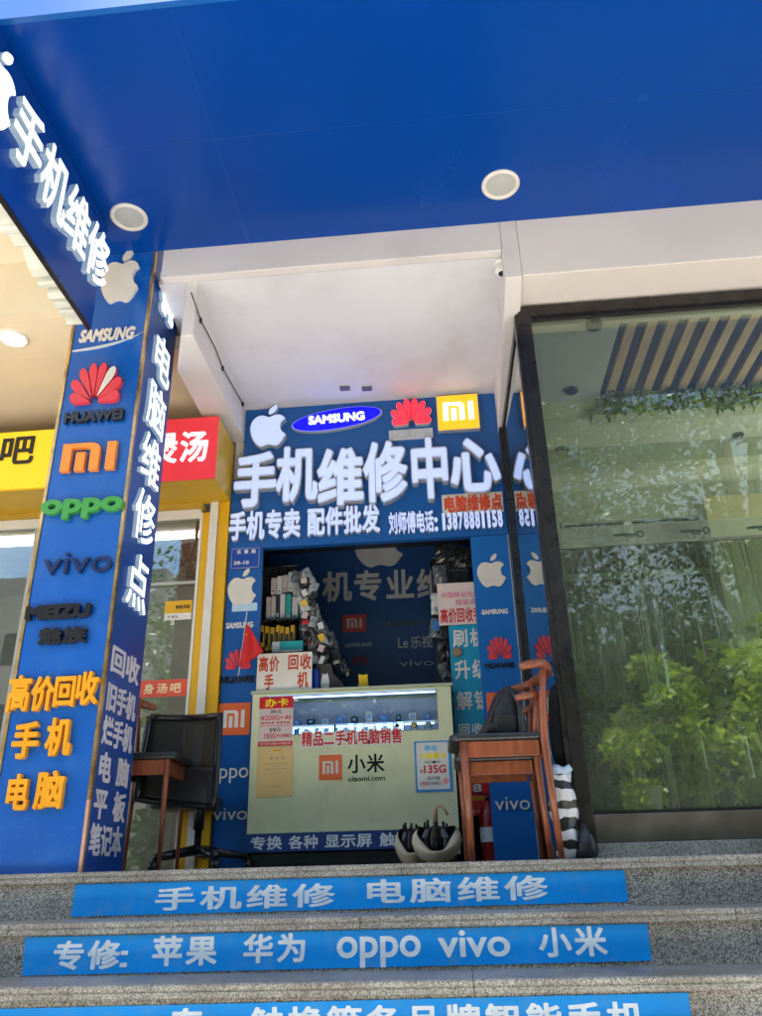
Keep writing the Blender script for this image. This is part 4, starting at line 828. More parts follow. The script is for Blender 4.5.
for i, ch in enumerate('点修维脑电机'):
    y = 3.33-i*.30; mb = MB(); g_ = glyph(ch, .055); put(mb, g_, lambda a, b, c: (hx-.03-c, a, b), (.94,.06,-.08,.82), (y-.12, y+.12, 2.79, 3.15), .001, .095, 0, 1); obj('lit_letter', mb, [M_WHITE, mat('letter_return', (.62,.64,.58), .4, var=.1)], hs)

# ------------------------------------------------------------------ neighbouring shop on the left
sY = 4.59; FS = FY(sY)
ns_ = thing('neighbour_sign', 'long yellow and red illuminated sign box of the soup shop next door', 'sign', (-3, sY, 2.36))
obj('housing', MB().box(-5.8, -1.457, sY+.02, 4.995, 2.37, 2.83), mat('yellow_housing', (.62,.38,.02), .4, var=.06), ns_)
obj('yellow_face', MB().box(-5.8, -2.20, sY, sY+.019, 2.375, 2.82), M_YEL2, ns_)
obj('red_face', MB().box(-2.199, -1.46, sY, sY+.019, 2.365, 2.835), M_REDS, ns_)
b = pbY(-10,438,34,463,sY); obj('lettering', cjk(MB(), '吧', FS, (b[1]-.24, b[1], b[2]-.02, b[3]+.02), .001, .006, off=.02, gap=0), M_BLACK, ns_)
b = pbY(150,432,208,463,sY); obj('lettering', cjk(MB(), '煲汤', FS, b, .001, .006, off=.02, gap=.12), M_LITW, ns_)
nf = thing('neighbour_shopfront', 'glazed soup shop front with yellow and white frame', 'shopfront', (-3, 5.0, 0))
px = lambda x, y: at(x, y, Y=5.0).x
obj('yellow_post', MB().box(-1.535, -1.461, 4.985, 5.06, 0, 2.372), M_YEL, nf); obj('white_post', MB().box(-1.592, -1.537, 4.97, 5.05, 0, 2.372), M_WHITE, nf); obj('yellow_post', MB().box(-1.645, -1.594, 4.985, 5.06, 0, 2.30), M_YEL, nf)
obj('header', MB().box(-5.8, -1.537, 4.96, 5.06, 2.302, 2.369), mat('ochre_header', (.50,.32,.04), .5), nf) if 0 else obj('header', MB().box(-5.8, -1.647, 4.96, 5.06, 2.33, 2.369), mat('ochre_header', (.50,.32,.04), .5), nf)
parts('white_frame', [(-1.664, -1.646, 4.98, 5.03, 0, 2.30), (-5.8, -1.665, 4.985, 5.03, 2.26, 2.329)], M_WHITE, nf)
parts('mullion', [(-2.13, -2.10, 4.985, 5.03, 0, 2.259), (-2.86, -2.82, 4.985, 5.03, 0, 2.259), (-2.099, -1.665, 4.99, 5.02, 1.78, 1.80)], mat('grey_mullion', (.42,.43,.42), .4), nf)
obj('pane', MB().box(-5.8, -2.861, 5.0, 5.008, 0, 2.259), M_GLASSN, nf); obj('pane', MB().box(-2.819, -2.131, 5.0, 5.008, 0, 2.259), M_GLASSN, nf)
parts('pane', [(-2.099, -1.665, 5.0, 5.008, 0, 1.779), (-2.099, -1.665, 5.0, 5.008, 1.801, 2.259)], M_GLASSN, nf)
t, b, F_ = poster('window_sticker', 'small yellow and white sticker on the soup shop window', 'sticker', (165,601,192,620), 5.0, M_WHITE)
w_, h_ = b[1]-b[0], b[3]-b[2]; obj('yellow_band', MB().fbox(F_, *g(0,1,.35,1), .0022, .003), M_YEL, t); obj('lettering', cjk(MB(), '美味风味', F_, g(.4,.92,.55,.78), .0032, .004, .02), M_BLACK, t); obj('lettering', latin(MB(), 'TEL', F_, g(.1,.55,.1,.22), .0022, .003, 0), M_BLACK, t)
t, b, F_ = poster('window_band', 'orange red band with three characters across the soup shop window', 'sticker', (138,680,188,697), 5.0, mat('band_red', (.68,.09,.05), .5))
w_, h_ = b[1]-b[0], b[3]-b[2]; obj('lettering', cjk(MB(), '身汤吧', F_, g(.12,.86,.2,.8), .0022, .003, .02, gap=.2), mat('pale_yellow', (.8,.7,.4), .5), t)
# neighbour room
nr = thing('neighbour_room', 'pale interior of the soup shop seen through its glass', 'room', (-3, 7, 0))
parts('wall', [(-5.8, -1.50, 7.6, 7.7, 0, 3.05), (-5.85, -5.8, 5.1, 7.6, 0, 3.05), (-1.50, -1.465, 5.1, 7.7, 0, 3.05)], mat('pale_wall', (.45,.43,.40), .7), nr)
obj('ceiling', MB().box(-5.8, -1.501, 5.07, 7.6, 2.70, 2.76), mat('grey_ceiling', (.42,.42,.42), .7), nr)
parts('light_panel', [(-3.9, -3.1, 6.1, 6.25, 2.68, 2.698), (-2.6, -2.0, 6.2, 6.3, 2.68, 2.698)], mat('tube_light', (.9,.9,.9), .5, emit=(1,.97,.9), es=5.), nr)
obj('floor_tiles', MB().box(-5.8, -1.501, 5.07, 7.6, .001, .006), mat('floor_tile', (.4,.38,.35), .3), nr)
p = at(188, 560, Y=5.6)
t = thing('wall_fan', 'grey round fan behind the soup shop window', 'fan', (p.x, 5.6, p.z)); o_ = (p.x, 5.6, p.z)
mb = MB()
for rr_ in (.06,.10,.14,.18): mb.tube([(p.x+rr_*math.cos(a_), 5.6, p.z+rr_*math.sin(a_)) for a_ in [i*math.pi/12 for i in range(25)]], .003, 5, cap=False)
for k in range(16): mb.tube([(p.x,5.59,p.z),(p.x+.18*math.cos(k*math.pi/8),5.6,p.z+.18*math.sin(k*math.pi/8))], .002, 5)
obj('grille', mb, M_FRAME, t); bl = MB()
for k in range(4):
    a_ = k*math.pi/2; bl.prism([(p.x+.02*math.cos(a_), p.z+.02*math.sin(a_)), (p.x+.15*math.cos(a_-.1), p.z+.15*math.sin(a_-.1)), (p.x+.16*math.cos(a_+.5), p.z+.16*math.sin(a_+.5)), (p.x+.05*math.cos(a_+.9), p.z+.05*math.sin(a_+.9))], FY(5.62), 0, .004)
obj('blade', bl, mat('fan_grey', (.14,.15,.16), .4), t); obj('bracket', MB().tube([(p.x,5.64,p.z),(p.x+.02,5.7,p.z+.2),(p.x+.02,5.7,2.699)], .015, 8), M_FRAME, t)

# ------------------------------------------------------------------ big window and side glass on the right
wY = 3.95; gw = thing('large_window', 'large green tinted window with dark metal frame right of the shop', 'window', (.56, wY, .07))
x0, x1, z0, z1 = .545, 4.2, .065, 3.06
obj('frame_post', MB().box(x0, x0+.072, wY, wY+.07, z0, z1), M_FRAME, gw, bevel=.003)
obj('frame_post', MB().box(x1, x1+.07, wY, wY+.07, z0, z1), M_FRAME, gw, bevel=.003)
obj('frame_head', MB().box(x0+.073, x1-.001, wY, wY+.07, 2.985, z1), M_FRAME, gw, bevel=.003)
obj('frame_sill', MB().box(x0+.073, x1-.001, wY, wY+.07, z0, .185), M_STEEL, gw, bevel=.003)
obj('pane', MB().box(x0+.074, x1-.001, wY+.03, wY+.038, .187, 2.984), M_GLASSR, gw)
obj('gasket', MB().box(x0+.0725, x1, wY+.02, wY+.029, 2.965, 2.9845).box(x0+.0725, x1, wY+.02, wY+.029, .1855, .20), M_BLACK, gw)
fy = at(660,531,Y=wY).z
band = obj('frosted_band', MB().box(x0+.076, x1-.003, wY+.026, wY+.0275, fy-.058, fy+.058), glass('frosted_film', (.80,.85,.78), 1.1, .0, .4, haze=.13), gw)
lg = MB(); FW = FY(wY+.026)
for pxx in (640, 707, 775, 845, 920):
    p = at(pxx, 525, Y=wY); r_ = .020; out = ellipse(p.x, fy, r_, r_, n=24); inn = ellipse(p.x, fy, r_*.62, r_*.62, n=24)
    for i in range(24): j = (i+1) % 24; lg.prism([out[i], out[j], inn[j], inn[i]], FW, .0005, .0012)
    lg.fbox(FW, p.x-.135, p.x-.024, fy-.006, fy+.004, .0005, .0012); latin(lg, 'CAFE', FW, (p.x-.08, p.x-.035, fy-.022, fy-.01), .0005, .0012, .0) if 0 else lg.fbox(FW, p.x-.08, p.x-.035, fy-.018, fy-.011, .0005, .0012)
    lg.fbox(FW, p.x-.12, p.x-.05, fy+.0045, fy+.008, .0005, .0012)
obj('band_logos', lg, mat('dark_green_ink', (.02,.04,.03), .5), band)
tag(obj('stone_slab', MB().box(.50, 6, wY-.045, 4.3, .0005, .063), M_TREAD, bevel=.004, loc=(.5,wY,0)), 'low stone slab lying under the large window', 'stone slab')
sgw = thing('side_window', 'narrow dark glass side wall between the shop sign and the large window', 'window', (.5, 4.5, 0))
obj('frame_post', MB().box(.456, .49, 4.93, 4.998, 0, 2.80), M_FRAME, sgw, bevel=.003)
SK = lambda a, b, c: (.545-(a-4.02)*.0575+c, a, b)
obj('corner_strip', MB().box(.522, .5445, 3.957, 4.02, .066, 3.0), M_FRAME, sgw); obj('frame_head', MB().prism([(3.96,2.952),(4.929,2.75),(4.929,2.812),(3.96,3.014)], SK, -.018, .004), M_FRAME, sgw); obj('frame_sill', MB().prism([(3.96,.001),(4.929,.001),(4.929,.08),(3.96,.08)], SK, -.02, .004), M_STEEL, sgw)
obj('pane', MB().prism([(4.022,.081),(4.929,.081),(4.929,2.748),(4.022,2.937)], SK, -.010, -.004), M_GLASSS, sgw)
obj('edge_strip', MB().box(.505, .514, 4.94, 4.95, 0, 2.79), M_RIM, sgw)
# showroom
sr = thing('showroom', 'pale cafe room with dropped ceiling behind the large window', 'room', (2.5, 6, 0)); ZR = 2.96
pw = mat('room_wall_green', (.50,.53,.46), .7, var=.06); bg = mat('room_wall_beige', (.62,.56,.36), .7, var=.06)
sx0, sx1, sy0, sy1 = 1.16, 2.95, 4.06, 5.02
parts('ceiling', [(.601, 3.0, 4.02, sy0, ZR, ZR+.05), (.601, sx0, sy0, 6.4, ZR, ZR+.05), (sx0, 3.0, sy1, 6.4, ZR, ZR+.05)], mat('room_ceiling', (.58,.60,.56), .7, var=.04), sr)  # stops short out of view, below the added roof opening, to brighten the room
parts('ceiling_step', [(sx0-.02, sx1, sy1+.02, sy1+.16, ZR-.05, ZR-.001), (.601, 5.9, 5.62, 5.75, ZR-.16, ZR-.001)], pw, sr)
parts('rear_wall', [(.601, 1.02, 6.4, 6.5, 0, ZR), (1.02, 2.2, 6.4, 6.5, 2.66, ZR), (2.2, 5.9, 6.4, 6.5, 0, ZR)], pw, sr)
obj('beige_wall', MB().box(2.22, 5.9, 6.30, 6.398, 0, ZR-.17), bg, sr)
wd = obj('rear_window', MB().box(1.02, 2.2, 6.44, 6.46, 0, 2.659), mat('dark_rear_glass', (.012,.03,.015), .08, var=.6, scale=3), sr)
parts('rear_window_frame', [(1.58, 1.63, 6.41, 6.439, 0, 2.659), (1.02, 1.579, 6.41, 6.439, 2.15, 2.2), (1.631, 2.2, 6.41, 6.439, 2.15, 2.2)], pw, sr)
obj('floor_tiles', MB().box(.601, 5.9, 4.02, 6.4, .064, .07), mat('pale_floor', (.62,.60,.55), .4), sr)
obj('left_wall', MB().box(.56, .60, 5.10, 6.4, 0, 3.1), pw, sr)
sl = thing('slat_ceiling', 'recessed ceiling panel of wooden slats on dark backing above the window', 'ceiling panel', (sx0, sy0, ZR))
obj('backing', MB().box(sx0+.001, sx1-.001, sy0+.001, sy1-.001, ZR+.10, ZR+.12), mat('navy_backing', (.006,.008,.02), .6), sl)
mb = MB(); x = sx0+.05
while x < sx1-.06: mb.box(x, x+.058, sy0+.005, sy1-.005, ZR+.005, ZR+.035); x += .122
obj('wooden_slats', mb, mat('slat_wood', (.70,.47,.26), .5, var=.2, scale=5, stretch=(4,1,1)), sl)
for (pp, lb_) in (((571,390),'small dark recessed spotlight left of the wooden slats'), ((737,435),'small dark recessed spotlight below the plant trough'), ((562,449),'small dark recessed spotlight near the upper left of the window')):
    c = at(*pp, Z=ZR-.001); downlight((c.x,c.y,ZR-.001), .05, 0, lb_, 'recessed_spotlight', None, 1)
tag(obj('corner_wall_lamp', MB().lathe([(.0005,2.93),(.05,2.93),(.05,2.95),(.04,2.985)], (1.0,4.03,0)), M_BLACK, loc=(1.0,4.03,2.95)), 'dark round sensor just under the window head', 'sensor')

# ------------------------------------------------------------------ vegetation
def leaves(mb, c, r, n, s, rnd, squash=1., shell=.35):
    for _ in range(n):
        while True:
            d = Vector((rnd.uniform(-1,1), rnd.uniform(-1,1), rnd.uniform(-1,1)))
            if .05 < d.length < 1 : break
        d = d.normalized()*(d.length**shell); p = Vector(c)+Vector((d.x*r, d.y*r, d.z*r*squash))
        a = Vector((rnd.uniform(-1,1), rnd.uniform(-1,1), rnd.uniform(-.8,.5))).normalized(); q = a.cross(Vector((rnd.uniform(-1,1), rnd.uniform(-1,1), rnd.uniform(-1,1)))).normalized(); L = s*rnd.uniform(.6,1.3)
        mb.add([p, p+a*L*.5+q*L*.22, p+a*L, p+a*L*.5-q*L*.22], [(0,1,2,3)])
def tree(name, label, x, y, h, cr, m, ln, seed, clumps=26, per=420, zlow=.45, group='street trees across the pavement'):
    rnd = random.Random(seed); t = thing(name, label, 'tree', (x, y, GZ), group); tr = MB(); top = Vector((x+rnd.uniform(-.3,.3), y, GZ+h*.72))
    base = Vector((x, y, GZ-.05)); pth = [base, base.lerp(top,.35)+Vector((rnd.uniform(-.12,.12),0,0)), base.lerp(top,.7)+Vector((rnd.uniform(-.2,.2),.1,0)), top]
    tr.tube(pth, [h*.028, h*.022, h*.016, h*.006], 10); cm = MB()
    for k in range(clumps):
        a = rnd.uniform(0, 2*math.pi); q = rnd.random()**.6; zz = GZ+h*rnd.uniform(zlow, .95); env = cr*math.sqrt(max(.12, 1-((zz-GZ-h*(zlow+.95)/2)/(h*(.95-zlow)/2*1.1))**2))
        c = Vector((x+env*q*math.cos(a), y+env*q*math.sin(a), zz))
        if k < 12: s0 = base.lerp(top, min(.95, max(.3,(zz-GZ)/h*.75))); tr.tube([s0, s0.lerp(c,.5)+Vector((0,0,.1)), c], [h*.010, h*.006, .012], 7)
        leaves(cm, c, cr*rnd.uniform(.22,.38), per, ln, rnd, .8)
    obj('trunk', tr, M_BARK, t, smooth=True); obj('crown', cm, m, t); return t
tree('street_tree', 'dark leafy street tree reflected in the left half of the large window', 1.6, -8.4, 14.0, 3.9, M_LEAFD, .19, 1, 62, 360, .14)
tree('street_tree', 'dark leafy street tree reflected near the centre of the large window', 6.4, -8.8, 14.5, 4.2, M_LEAFD, .19, 2, 64, 360, .14)
tree('street_tree', 'dark street tree standing left of the steps, reflected in the soup shop glass', -4.4, -7.0, 9.5, 3.2, M_LEAFD, .17, 3, 36, 360, .25)
tree('street_tree', 'dark street tree far to the right of the steps', 11.5, -5.6, 9.5, 3.3, M_LEAFD, .18, 4, 36, 340, .2)
tree('young_tree', 'yellow green sunlit young tree reflected low in the middle of the large window', 2.75, -3.3, 4.3, .85, M_LEAFL, .15, 5, 22, 170, .5, 'young sunlit trees beside the pavement')
tree('young_tree', 'yellow green sunlit young tree reflected low at the right of the large window', 4.4, -3.4, 4.5, .95, M_LEAFL, .15, 6, 22, 170, .5, 'young sunlit trees beside the pavement')
def hedge(x0, x1, y0, y1, h, seed, label, dens=3, rad=.4, ls=.10):
    rnd = random.Random(seed); cm = MB()
    for i in range(int((x1-x0)*dens)): leaves(cm, (x0+(x1-x0)*rnd.random(), rnd.uniform(y0,y1), GZ+rnd.uniform(.15,h)), rad, 130, ls, rnd, .8)
    return tag(obj('hedge', cm, M_LEAFD, loc=((x0+x1)/2,(y0+y1)/2,GZ)), label, 'hedge')
hedge(-6, 10, -3.1, -2.4, 1.3, 21, 'long green hedge between the pavement and the road')
hedge(-9, 15, -15.0, -13.0, 7.6, 22, 'tall dense shrub row beyond the road', 10, 1.1, .42)
# distant blocks across the road for the reflections
for i, (bx0, bx1, hh, m) in enumerate(((-30,-12,14,mat('far_render_a', (.42,.38,.33), .8)), (-11,4,10,mat('far_render_b', (.36,.36,.36), .8)), (14,34,9,mat('far_render_c', (.46,.42,.36), .8)))):
    t = thing('street_building', ('tall beige block across the road to the left','grey block facing the shop across the road','low beige block across the road to the right')[i], 'building', ((bx0+bx1)/2, -22, GZ))
    obj('wall', MB().box(bx0, bx1, -30, -22, GZ-.05, GZ+hh), m, t); wn = MB()
    for zz in range(int(hh/3)):
        for xx in range(int((bx1-bx0)/2.6)): wn.box(bx0+.7+xx*2.6, bx0+2.1+xx*2.6, -22.0, -21.97, GZ+1+zz*3, GZ+2.4+zz*3)
    obj('window_rows', wn, M_FRAME, t)
# ceiling trough plants inside the cafe
def trailing(x, y, z, n, seed, label, s=.06, sp=.12):
    rnd = random.Random(seed); mb = MB(); t = thing('trailing_plant', label, 'plant', (x, y, z), 'trailing plants along the rear edge of the slat ceiling')
    leaves(mb, (x, y, z), sp, n, s, rnd, .45, .5); obj('foliage', mb, M_LEAFL if seed % 2 else M_LEAFD, t)
    obj('pot', MB().lathe([(.0005,z-.01),(.045,z-.01),(.055,z+.07),(.05,z+.07)], (x,y,0)), M_DK, t); return t
obj('trough', MB().box(sx0+.002, sx1-.002, sy1-.09, sy1-.006, ZR+.001, ZR+.004), M_DK, sl)
for i in range(9): trailing(sx0+.12+i*.19, sy1-.09, ZR-.035, 130, 60+i, f'{("leftmost","second","third","fourth","fifth","sixth","seventh","eighth","rightmost")[i]} small plant along the rear edge of the slat ceiling' )
# indoor plants behind the glass
def potted(x, y, h, seed, label, m, s=.12):
    rnd = random.Random(seed); t = thing('potted_plant', label, 'plant', (x, y, .07), None)
    obj('pot', MB().lathe([(.0005,.0705),(.13,.0705),(.17,.38),(.15,.38),(.14,.34),(.0005,.34)], (x,y,0)), mat('pot_grey', (.2,.2,.19), .6), t, smooth=True)
    st_, lf = MB(), MB()
    for k in range(9):
        a = rnd.uniform(0,6.28); p1 = Vector((x+.12*math.cos(a), y+.08*math.sin(a), .33+h*.5)); p2 = Vector((x+.34*math.cos(a), y+.2*math.sin(a), .33+h*rnd.uniform(.6,1)))
        st_.tube([(x,y,.33), p1, p2], [.008,.006,.003], 6)
        for j in range(6): leaves(lf, p1.lerp(p2, j/5), .11, 16, s, rnd)
    obj('stem', st_, M_BARK, t); obj('foliage', lf, m, t)
potted(1.0, 4.95, .62, 81, 'leafy potted plant low in the middle of the large window', M_LEAFD, .09)
potted(1.72, 4.7, .85, 82, 'bigger bright green potted plant at the lower right of the large window', M_LEAFL, .11)
potted(.80, 5.2, .7, 83, 'darker potted plant at the lower left of the large window', M_LEAFD)

cu_ = MB(); nn = 150; zs_ = [.09, .8, 1.5, 2.05]
vs = [(.66+1.75*i/nn, 5.45+.035*math.sin(i*.55)+.02*math.sin(i*1.31+j)+.015*math.sin(i*.21*(j+1)), z) for j, z in enumerate(zs_) for i in range(nn+1)]
cu_.add(vs, [(j*(nn+1)+i, j*(nn+1)+i+1, (j+1)*(nn+1)+i+1, (j+1)*(nn+1)+i) for j in range(3) for i in range(nn)])
t = thing('plastic_curtain', 'clear plastic curtain with vertical folds inside the large window', 'curtain', (1.5, 5.45, .09))
obj('sheet', cu_, glass('curtain_plastic', (.62,.72,.62), 1.35, .02, .12, haze=.10), t, smooth=True, sol=.002); obj('rail', MB().tube([(.62,5.45,2.07),(2.5,5.45,2.07)], .015, 8), M_FRAME, t)
# ------------------------------------------------------------------ chairs
def wooden_chair(label, group):
    """faces +x, back posts near x=0, seat 0.46 deep, on the floor at z=0"""
    t = thing('wooden_chair', label, 'chair', (0,0,0), group); Z = .50; W = .2; D = .412
    obj('seat', MB().prism(rrect(-.0, D+.02, -W-.015, W+.015, .05), lambda a, b, c: (a, b, c), Z-.004, Z+.03), M_PAD, t, bevel=.012)
    obj('seat_rail', MB().box(.03, D-.06, -W-.006, -W+.016, Z-.075, Z-.006).box(.03, D-.06, W-.016, W+.006, Z-.075, Z-.006).box(D-.055, D-.033, -W+.02, W-.02, Z-.075, Z-.006).box(.0, .022, -W+.02, W-.02, Z-.075, Z-.006), M_WOOD, t, bevel=.003)
    for s in (-1, 1):
        obj('leg', MB().tube([(D-.045, s*W, 0),(D-.045, s*W, Z*.6),(D-.045, s*W, Z-.006)], [.013,.017,.021], 12), M_WOOD, t, smooth=True)
        obj('back_post', MB().tube([(-.018, s*W*1.0, 0),(-.004, s*W, Z*.6),(.002, s*W, Z),(-.006, s*W, Z+.16),(-.028, s*W*1.03, Z+.335)], [.014,.017,.02,.017,.014], 12), M_WOOD, t, smooth=True)
    pth = [(.09,-W-.055,Z+.315),(.04,-W-.06,Z+.325),(-.02,-W-.035,Z+.337),(-.06,-W*.55,Z+.345),(-.075,0,Z+.348),(-.06,W*.55,Z+.345),(-.02,W+.035,Z+.337),(.04,W+.06,Z+.325),(.09,W+.055,Z+.315)]
    obj('top_rail', MB().tube(pth, [.017,.021,.024,.03,.033,.03,.024,.021,.017], 12, flat=.7), M_WOOD, t, smooth=True)
    obj('stretcher', MB().tube([(D-.015,-W+.01,.2),(D-.015,W-.01,.2)], .009, 8), M_WOOD, t) if 0 else None
    return t
CG = 'matching reddish wooden chairs with black seats'
ch = wooden_chair('upper reddish wooden chair with curved back in the stack right of the counter', CG)
ca = copy_tree(ch); ca['label'] = 'lower reddish wooden chair nested under the upper one in the stack'
cc = copy_tree(ch); cc['label'] = 'lone reddish wooden chair half hidden behind the blue column'
ch.location = (.41, 3.98, .005); ch.rotation_euler = (0,0,R(182)); ch.scale = (1,1,1.0)
ca.location = (.38, 4.0, .0); ca.rotation_euler = (0,0,R(180)); ca.scale = (.88,.86,.845)
cc.location = (-1.80, 4.45, 0); cc.rotation_euler = (0,0,R(4)); cc.scale = (.76,.9,1.1)

# office chair
ox, oy = -1.43, 4.62
oc = thing('office_chair', 'black mesh office chair between the blue column and the left panel', 'chair', (ox, oy, 0))
bx = pbY(143,718,222,806,oy); tl, tr_ = at(152,718,Y=oy), at(222,716,Y=oy); bl_, br_ = at(140,800,Y=oy), at(218,808,Y=oy)
def quadpt(u, v): p = (tl*(1-u)+tr_*u)*v+(bl_*(1-u)+br_*u)*(1-v); p.y = oy-.02+.06*(2*u-1)**2*-1+.05*v; return p
mesh_m = bpy.data.materials.new('chair_mesh_fabric'); mesh_m.use_nodes = True; N = mesh_m.node_tree.nodes; L = mesh_m.node_tree.links; pb_ = N['Principled BSDF']; pb_.inputs['Base Color'].default_value = (.012,.012,.013,1); pb_.inputs['Roughness'].default_value = .7
pb_.inputs['Alpha'].default_value = .84
mb = MB(); n = 10; vs = [quadpt(.03+.94*i/n, .42+.55*j/n) for i in range(n+1) for j in range(n+1)]
mb.add(vs, [(i*(n+1)+j, i*(n+1)+j+1, (i+1)*(n+1)+j+1, (i+1)*(n+1)+j) for i in range(n) for j in range(n)]); obj('mesh_back', mb, mesh_m, oc, smooth=True, sol=.002)
ring = [quadpt(u, v) for u, v in [(i/8,1) for i in range(9)]+[(1,1-j/8) for j in range(1,9)]+[(1-i/8,0) for i in range(1,9)]+[(0,j/8) for j in range(1,8)]]; ring.append(ring[0])
obj('back_frame', MB().tube(ring, .019, 10), M_BLACK, oc, smooth=True)
mb = MB(); vs = [quadpt(.03+.94*i/n, .02+.40*j/n)+Vector((0,.01,0)) for i in range(n+1) for j in range(n+1)]
mb.add(vs, [(i*(n+1)+j, i*(n+1)+j+1, (i+1)*(n+1)+j+1, (i+1)*(n+1)+j) for i in range(n) for j in range(n)]); obj('lumbar_pad', mb, M_PAD, oc, smooth=True, sol=.02)
sz = .40; obj('seat', MB().prism(rrect(ox-.31, ox+.06, oy+.03, oy+.36, .08), lambda a, b, c: (a, b, c), sz-.07, sz), M_PAD, oc, bevel=.02)
obj('gas_column', MB().lathe([(.02,.11),(.02,.22),(.03,.22),(.03,sz-.07)], (ox-.05,oy+.2,0)), M_BLACK, oc, smooth=True)
for k in range(5):
    a = R(20+72*k); e = Vector((ox-.05+.29*math.cos(a), oy+.2+.29*math.sin(a), .075)); obj('base_arm', MB().tube([(ox-.05,oy+.2,.115), e], [.03,.018], 10), M_BLACK, oc, smooth=True)
    ca_ = obj('caster', MB().lathe([(.0005,-.022),(.028,-.02),(.03,-.006),(.03,.006),(.028,.02),(.0005,.022)], (e.x,e.y,.0305), 'x', 18), M_BLACK, oc, smooth=True)

# ------------------------------------------------------------------ bags, umbrellas
bp = thing('backpack', 'black backpack resting on the seat of the stacked chairs', 'bag', (.2, 4.0, .54)); bY = 3.98
pts = [at(x, y, Y=bY) for x, y in ((479,741),(484,724),(490,706),(496,694),(505,688),(514,689),(521,697),(524,715),(525,741))]
zz0 = .542; outline = [(p.x, max(p.z, zz0)) for p in pts]; outline[0] = (outline[0][0], zz0); outline[-1] = (outline[-1][0], zz0)
mb = MB(); ly = 7; cxm = sum(a for a, _ in outline)/len(outline); sm = catmull(outline, 3)
vs = []; K = len(sm)
for j in range(ly+1):
    v = j/ly*2-1; sc_ = .72+.28*math.sqrt(max(0, 1-v*v*.95))
    for a, b in sm: vs.append((cxm+(a-cxm)*sc_, bY+v*.075+.006*math.sin(a*60+b*40), zz0+(b-zz0)*sc_))
fs = [(j*K+i, j*K+(i+1) % K, (j+1)*K+(i+1) % K, (j+1)*K+i) for j in range(ly) for i in range(K)]+[tuple(range(K-1,-1,-1)), tuple(ly*K+i for i in range(K))]
mb.add(vs, fs); obj('body', mb, mat('black_nylon', (.010,.011,.014), .55, var=.4, scale=20, bump=.3, bscale=25), bp, smooth=True)
a = at(508,690,Y=bY); obj('grab_loop', MB().tube([(a.x-.03,bY,a.z-.01),(a.x-.015,bY,a.z+.012),(a.x+.01,bY,a.z+.014),(a.x+.02,bY,a.z-.008)], .006, 8), M_PAD, bp)
obj('strap', MB().tube([(a.x+.02,bY-.06,a.z-.02),(a.x+.045,bY-.095,a.z-.09),(a.x+.04,bY-.085,zz0+.01)], .009, 8, flat=2), M_PAD, bp)
obj('front_pocket', MB().prism(rrect(cxm-.055, cxm+.05, zz0+.01, zz0+.10, .025), FY(bY-.062), 0, .022), mat('black_nylon', (.01,.01,.01)), bp, bevel=.008)

sb = thing('striped_bag', 'black and white striped plastic bag standing behind the chairs', 'bag', (.50, 3.86, 0))
m = bpy.data.materials.new('striped_plastic'); m.use_nodes = True; N = m.node_tree.nodes; L = m.node_tree.links; P_ = N['Principled BSDF']; P_.inputs['Roughness'].default_value = .3
tc = N.new('ShaderNodeTexCoord'); sx_ = N.new('ShaderNodeSeparateXYZ'); L.new(tc.outputs['Object'], sx_.inputs[0]); nz = N.new('ShaderNodeTexNoise'); nz.inputs['Scale'].default_value = 9; L.new(tc.outputs['Object'], nz.inputs['Vector'])
m0 = N.new('ShaderNodeMath'); m0.operation = 'MULTIPLY_ADD'; m0.inputs[1].default_value = .09; L.new(nz.outputs['Fac'], m0.inputs[0]); L.new(sx_.outputs['Z'], m0.inputs[2])
mm = N.new('ShaderNodeMath'); mm.operation = 'MULTIPLY'; mm.inputs[1].default_value = 1/.083; L.new(m0.outputs[0], mm.inputs[0]); fr_ = N.new('ShaderNodeMath'); fr_.operation = 'FRACT'; L.new(mm.outputs[0], fr_.inputs[0])
gt = N.new('ShaderNodeMath'); gt.operation = 'GREATER_THAN'; gt.inputs[1].default_value = .48; L.new(fr_.outputs[0], gt.inputs[0]); cm_ = N.new('ShaderNodeMix'); cm_.data_type = 'RGBA'; cm_.inputs['A'].default_value = (.012,.012,.014,1); cm_.inputs['B'].default_value = (.62,.62,.64,1); L.new(gt.outputs[0], cm_.inputs['Factor']); L.new(cm_.outputs['Result'], P_.inputs['Base Color'])
rnd = random.Random(5)
def rf(r, h, a, i): return (r*(1+.15*math.sin(2*a+1.3*i)+.08*math.sin(5*a+2.1*i)+.05*math.sin(9*a-i)), h+(.007*math.sin(3*a+i) if .005 < h else 0))
a0 = at(565,815,Y=3.90).x
prof = [(.0005,.0),(.042,.0),(.050,.03),(.052,.07),(.056,.11),(.053,.15),(.060,.19),(.055,.23),(.060,.27),(.050,.32),(.046,.36)]
obj('body', MB().lathe(prof, (a0,3.92,0.002), 'z', 30, rfun=rf), m, sb, smooth=True, sub=1, sol=.001)
obj('gathered_top', MB().lathe([(.044,.352),(.052,.375),(.040,.395),(.0005,.37)], (a0,3.92,0.002), 'z', 30, rfun=rf), mat('pale_blue_plastic', (.40,.52,.66), .3, var=.3, scale=30), sb, smooth=True)
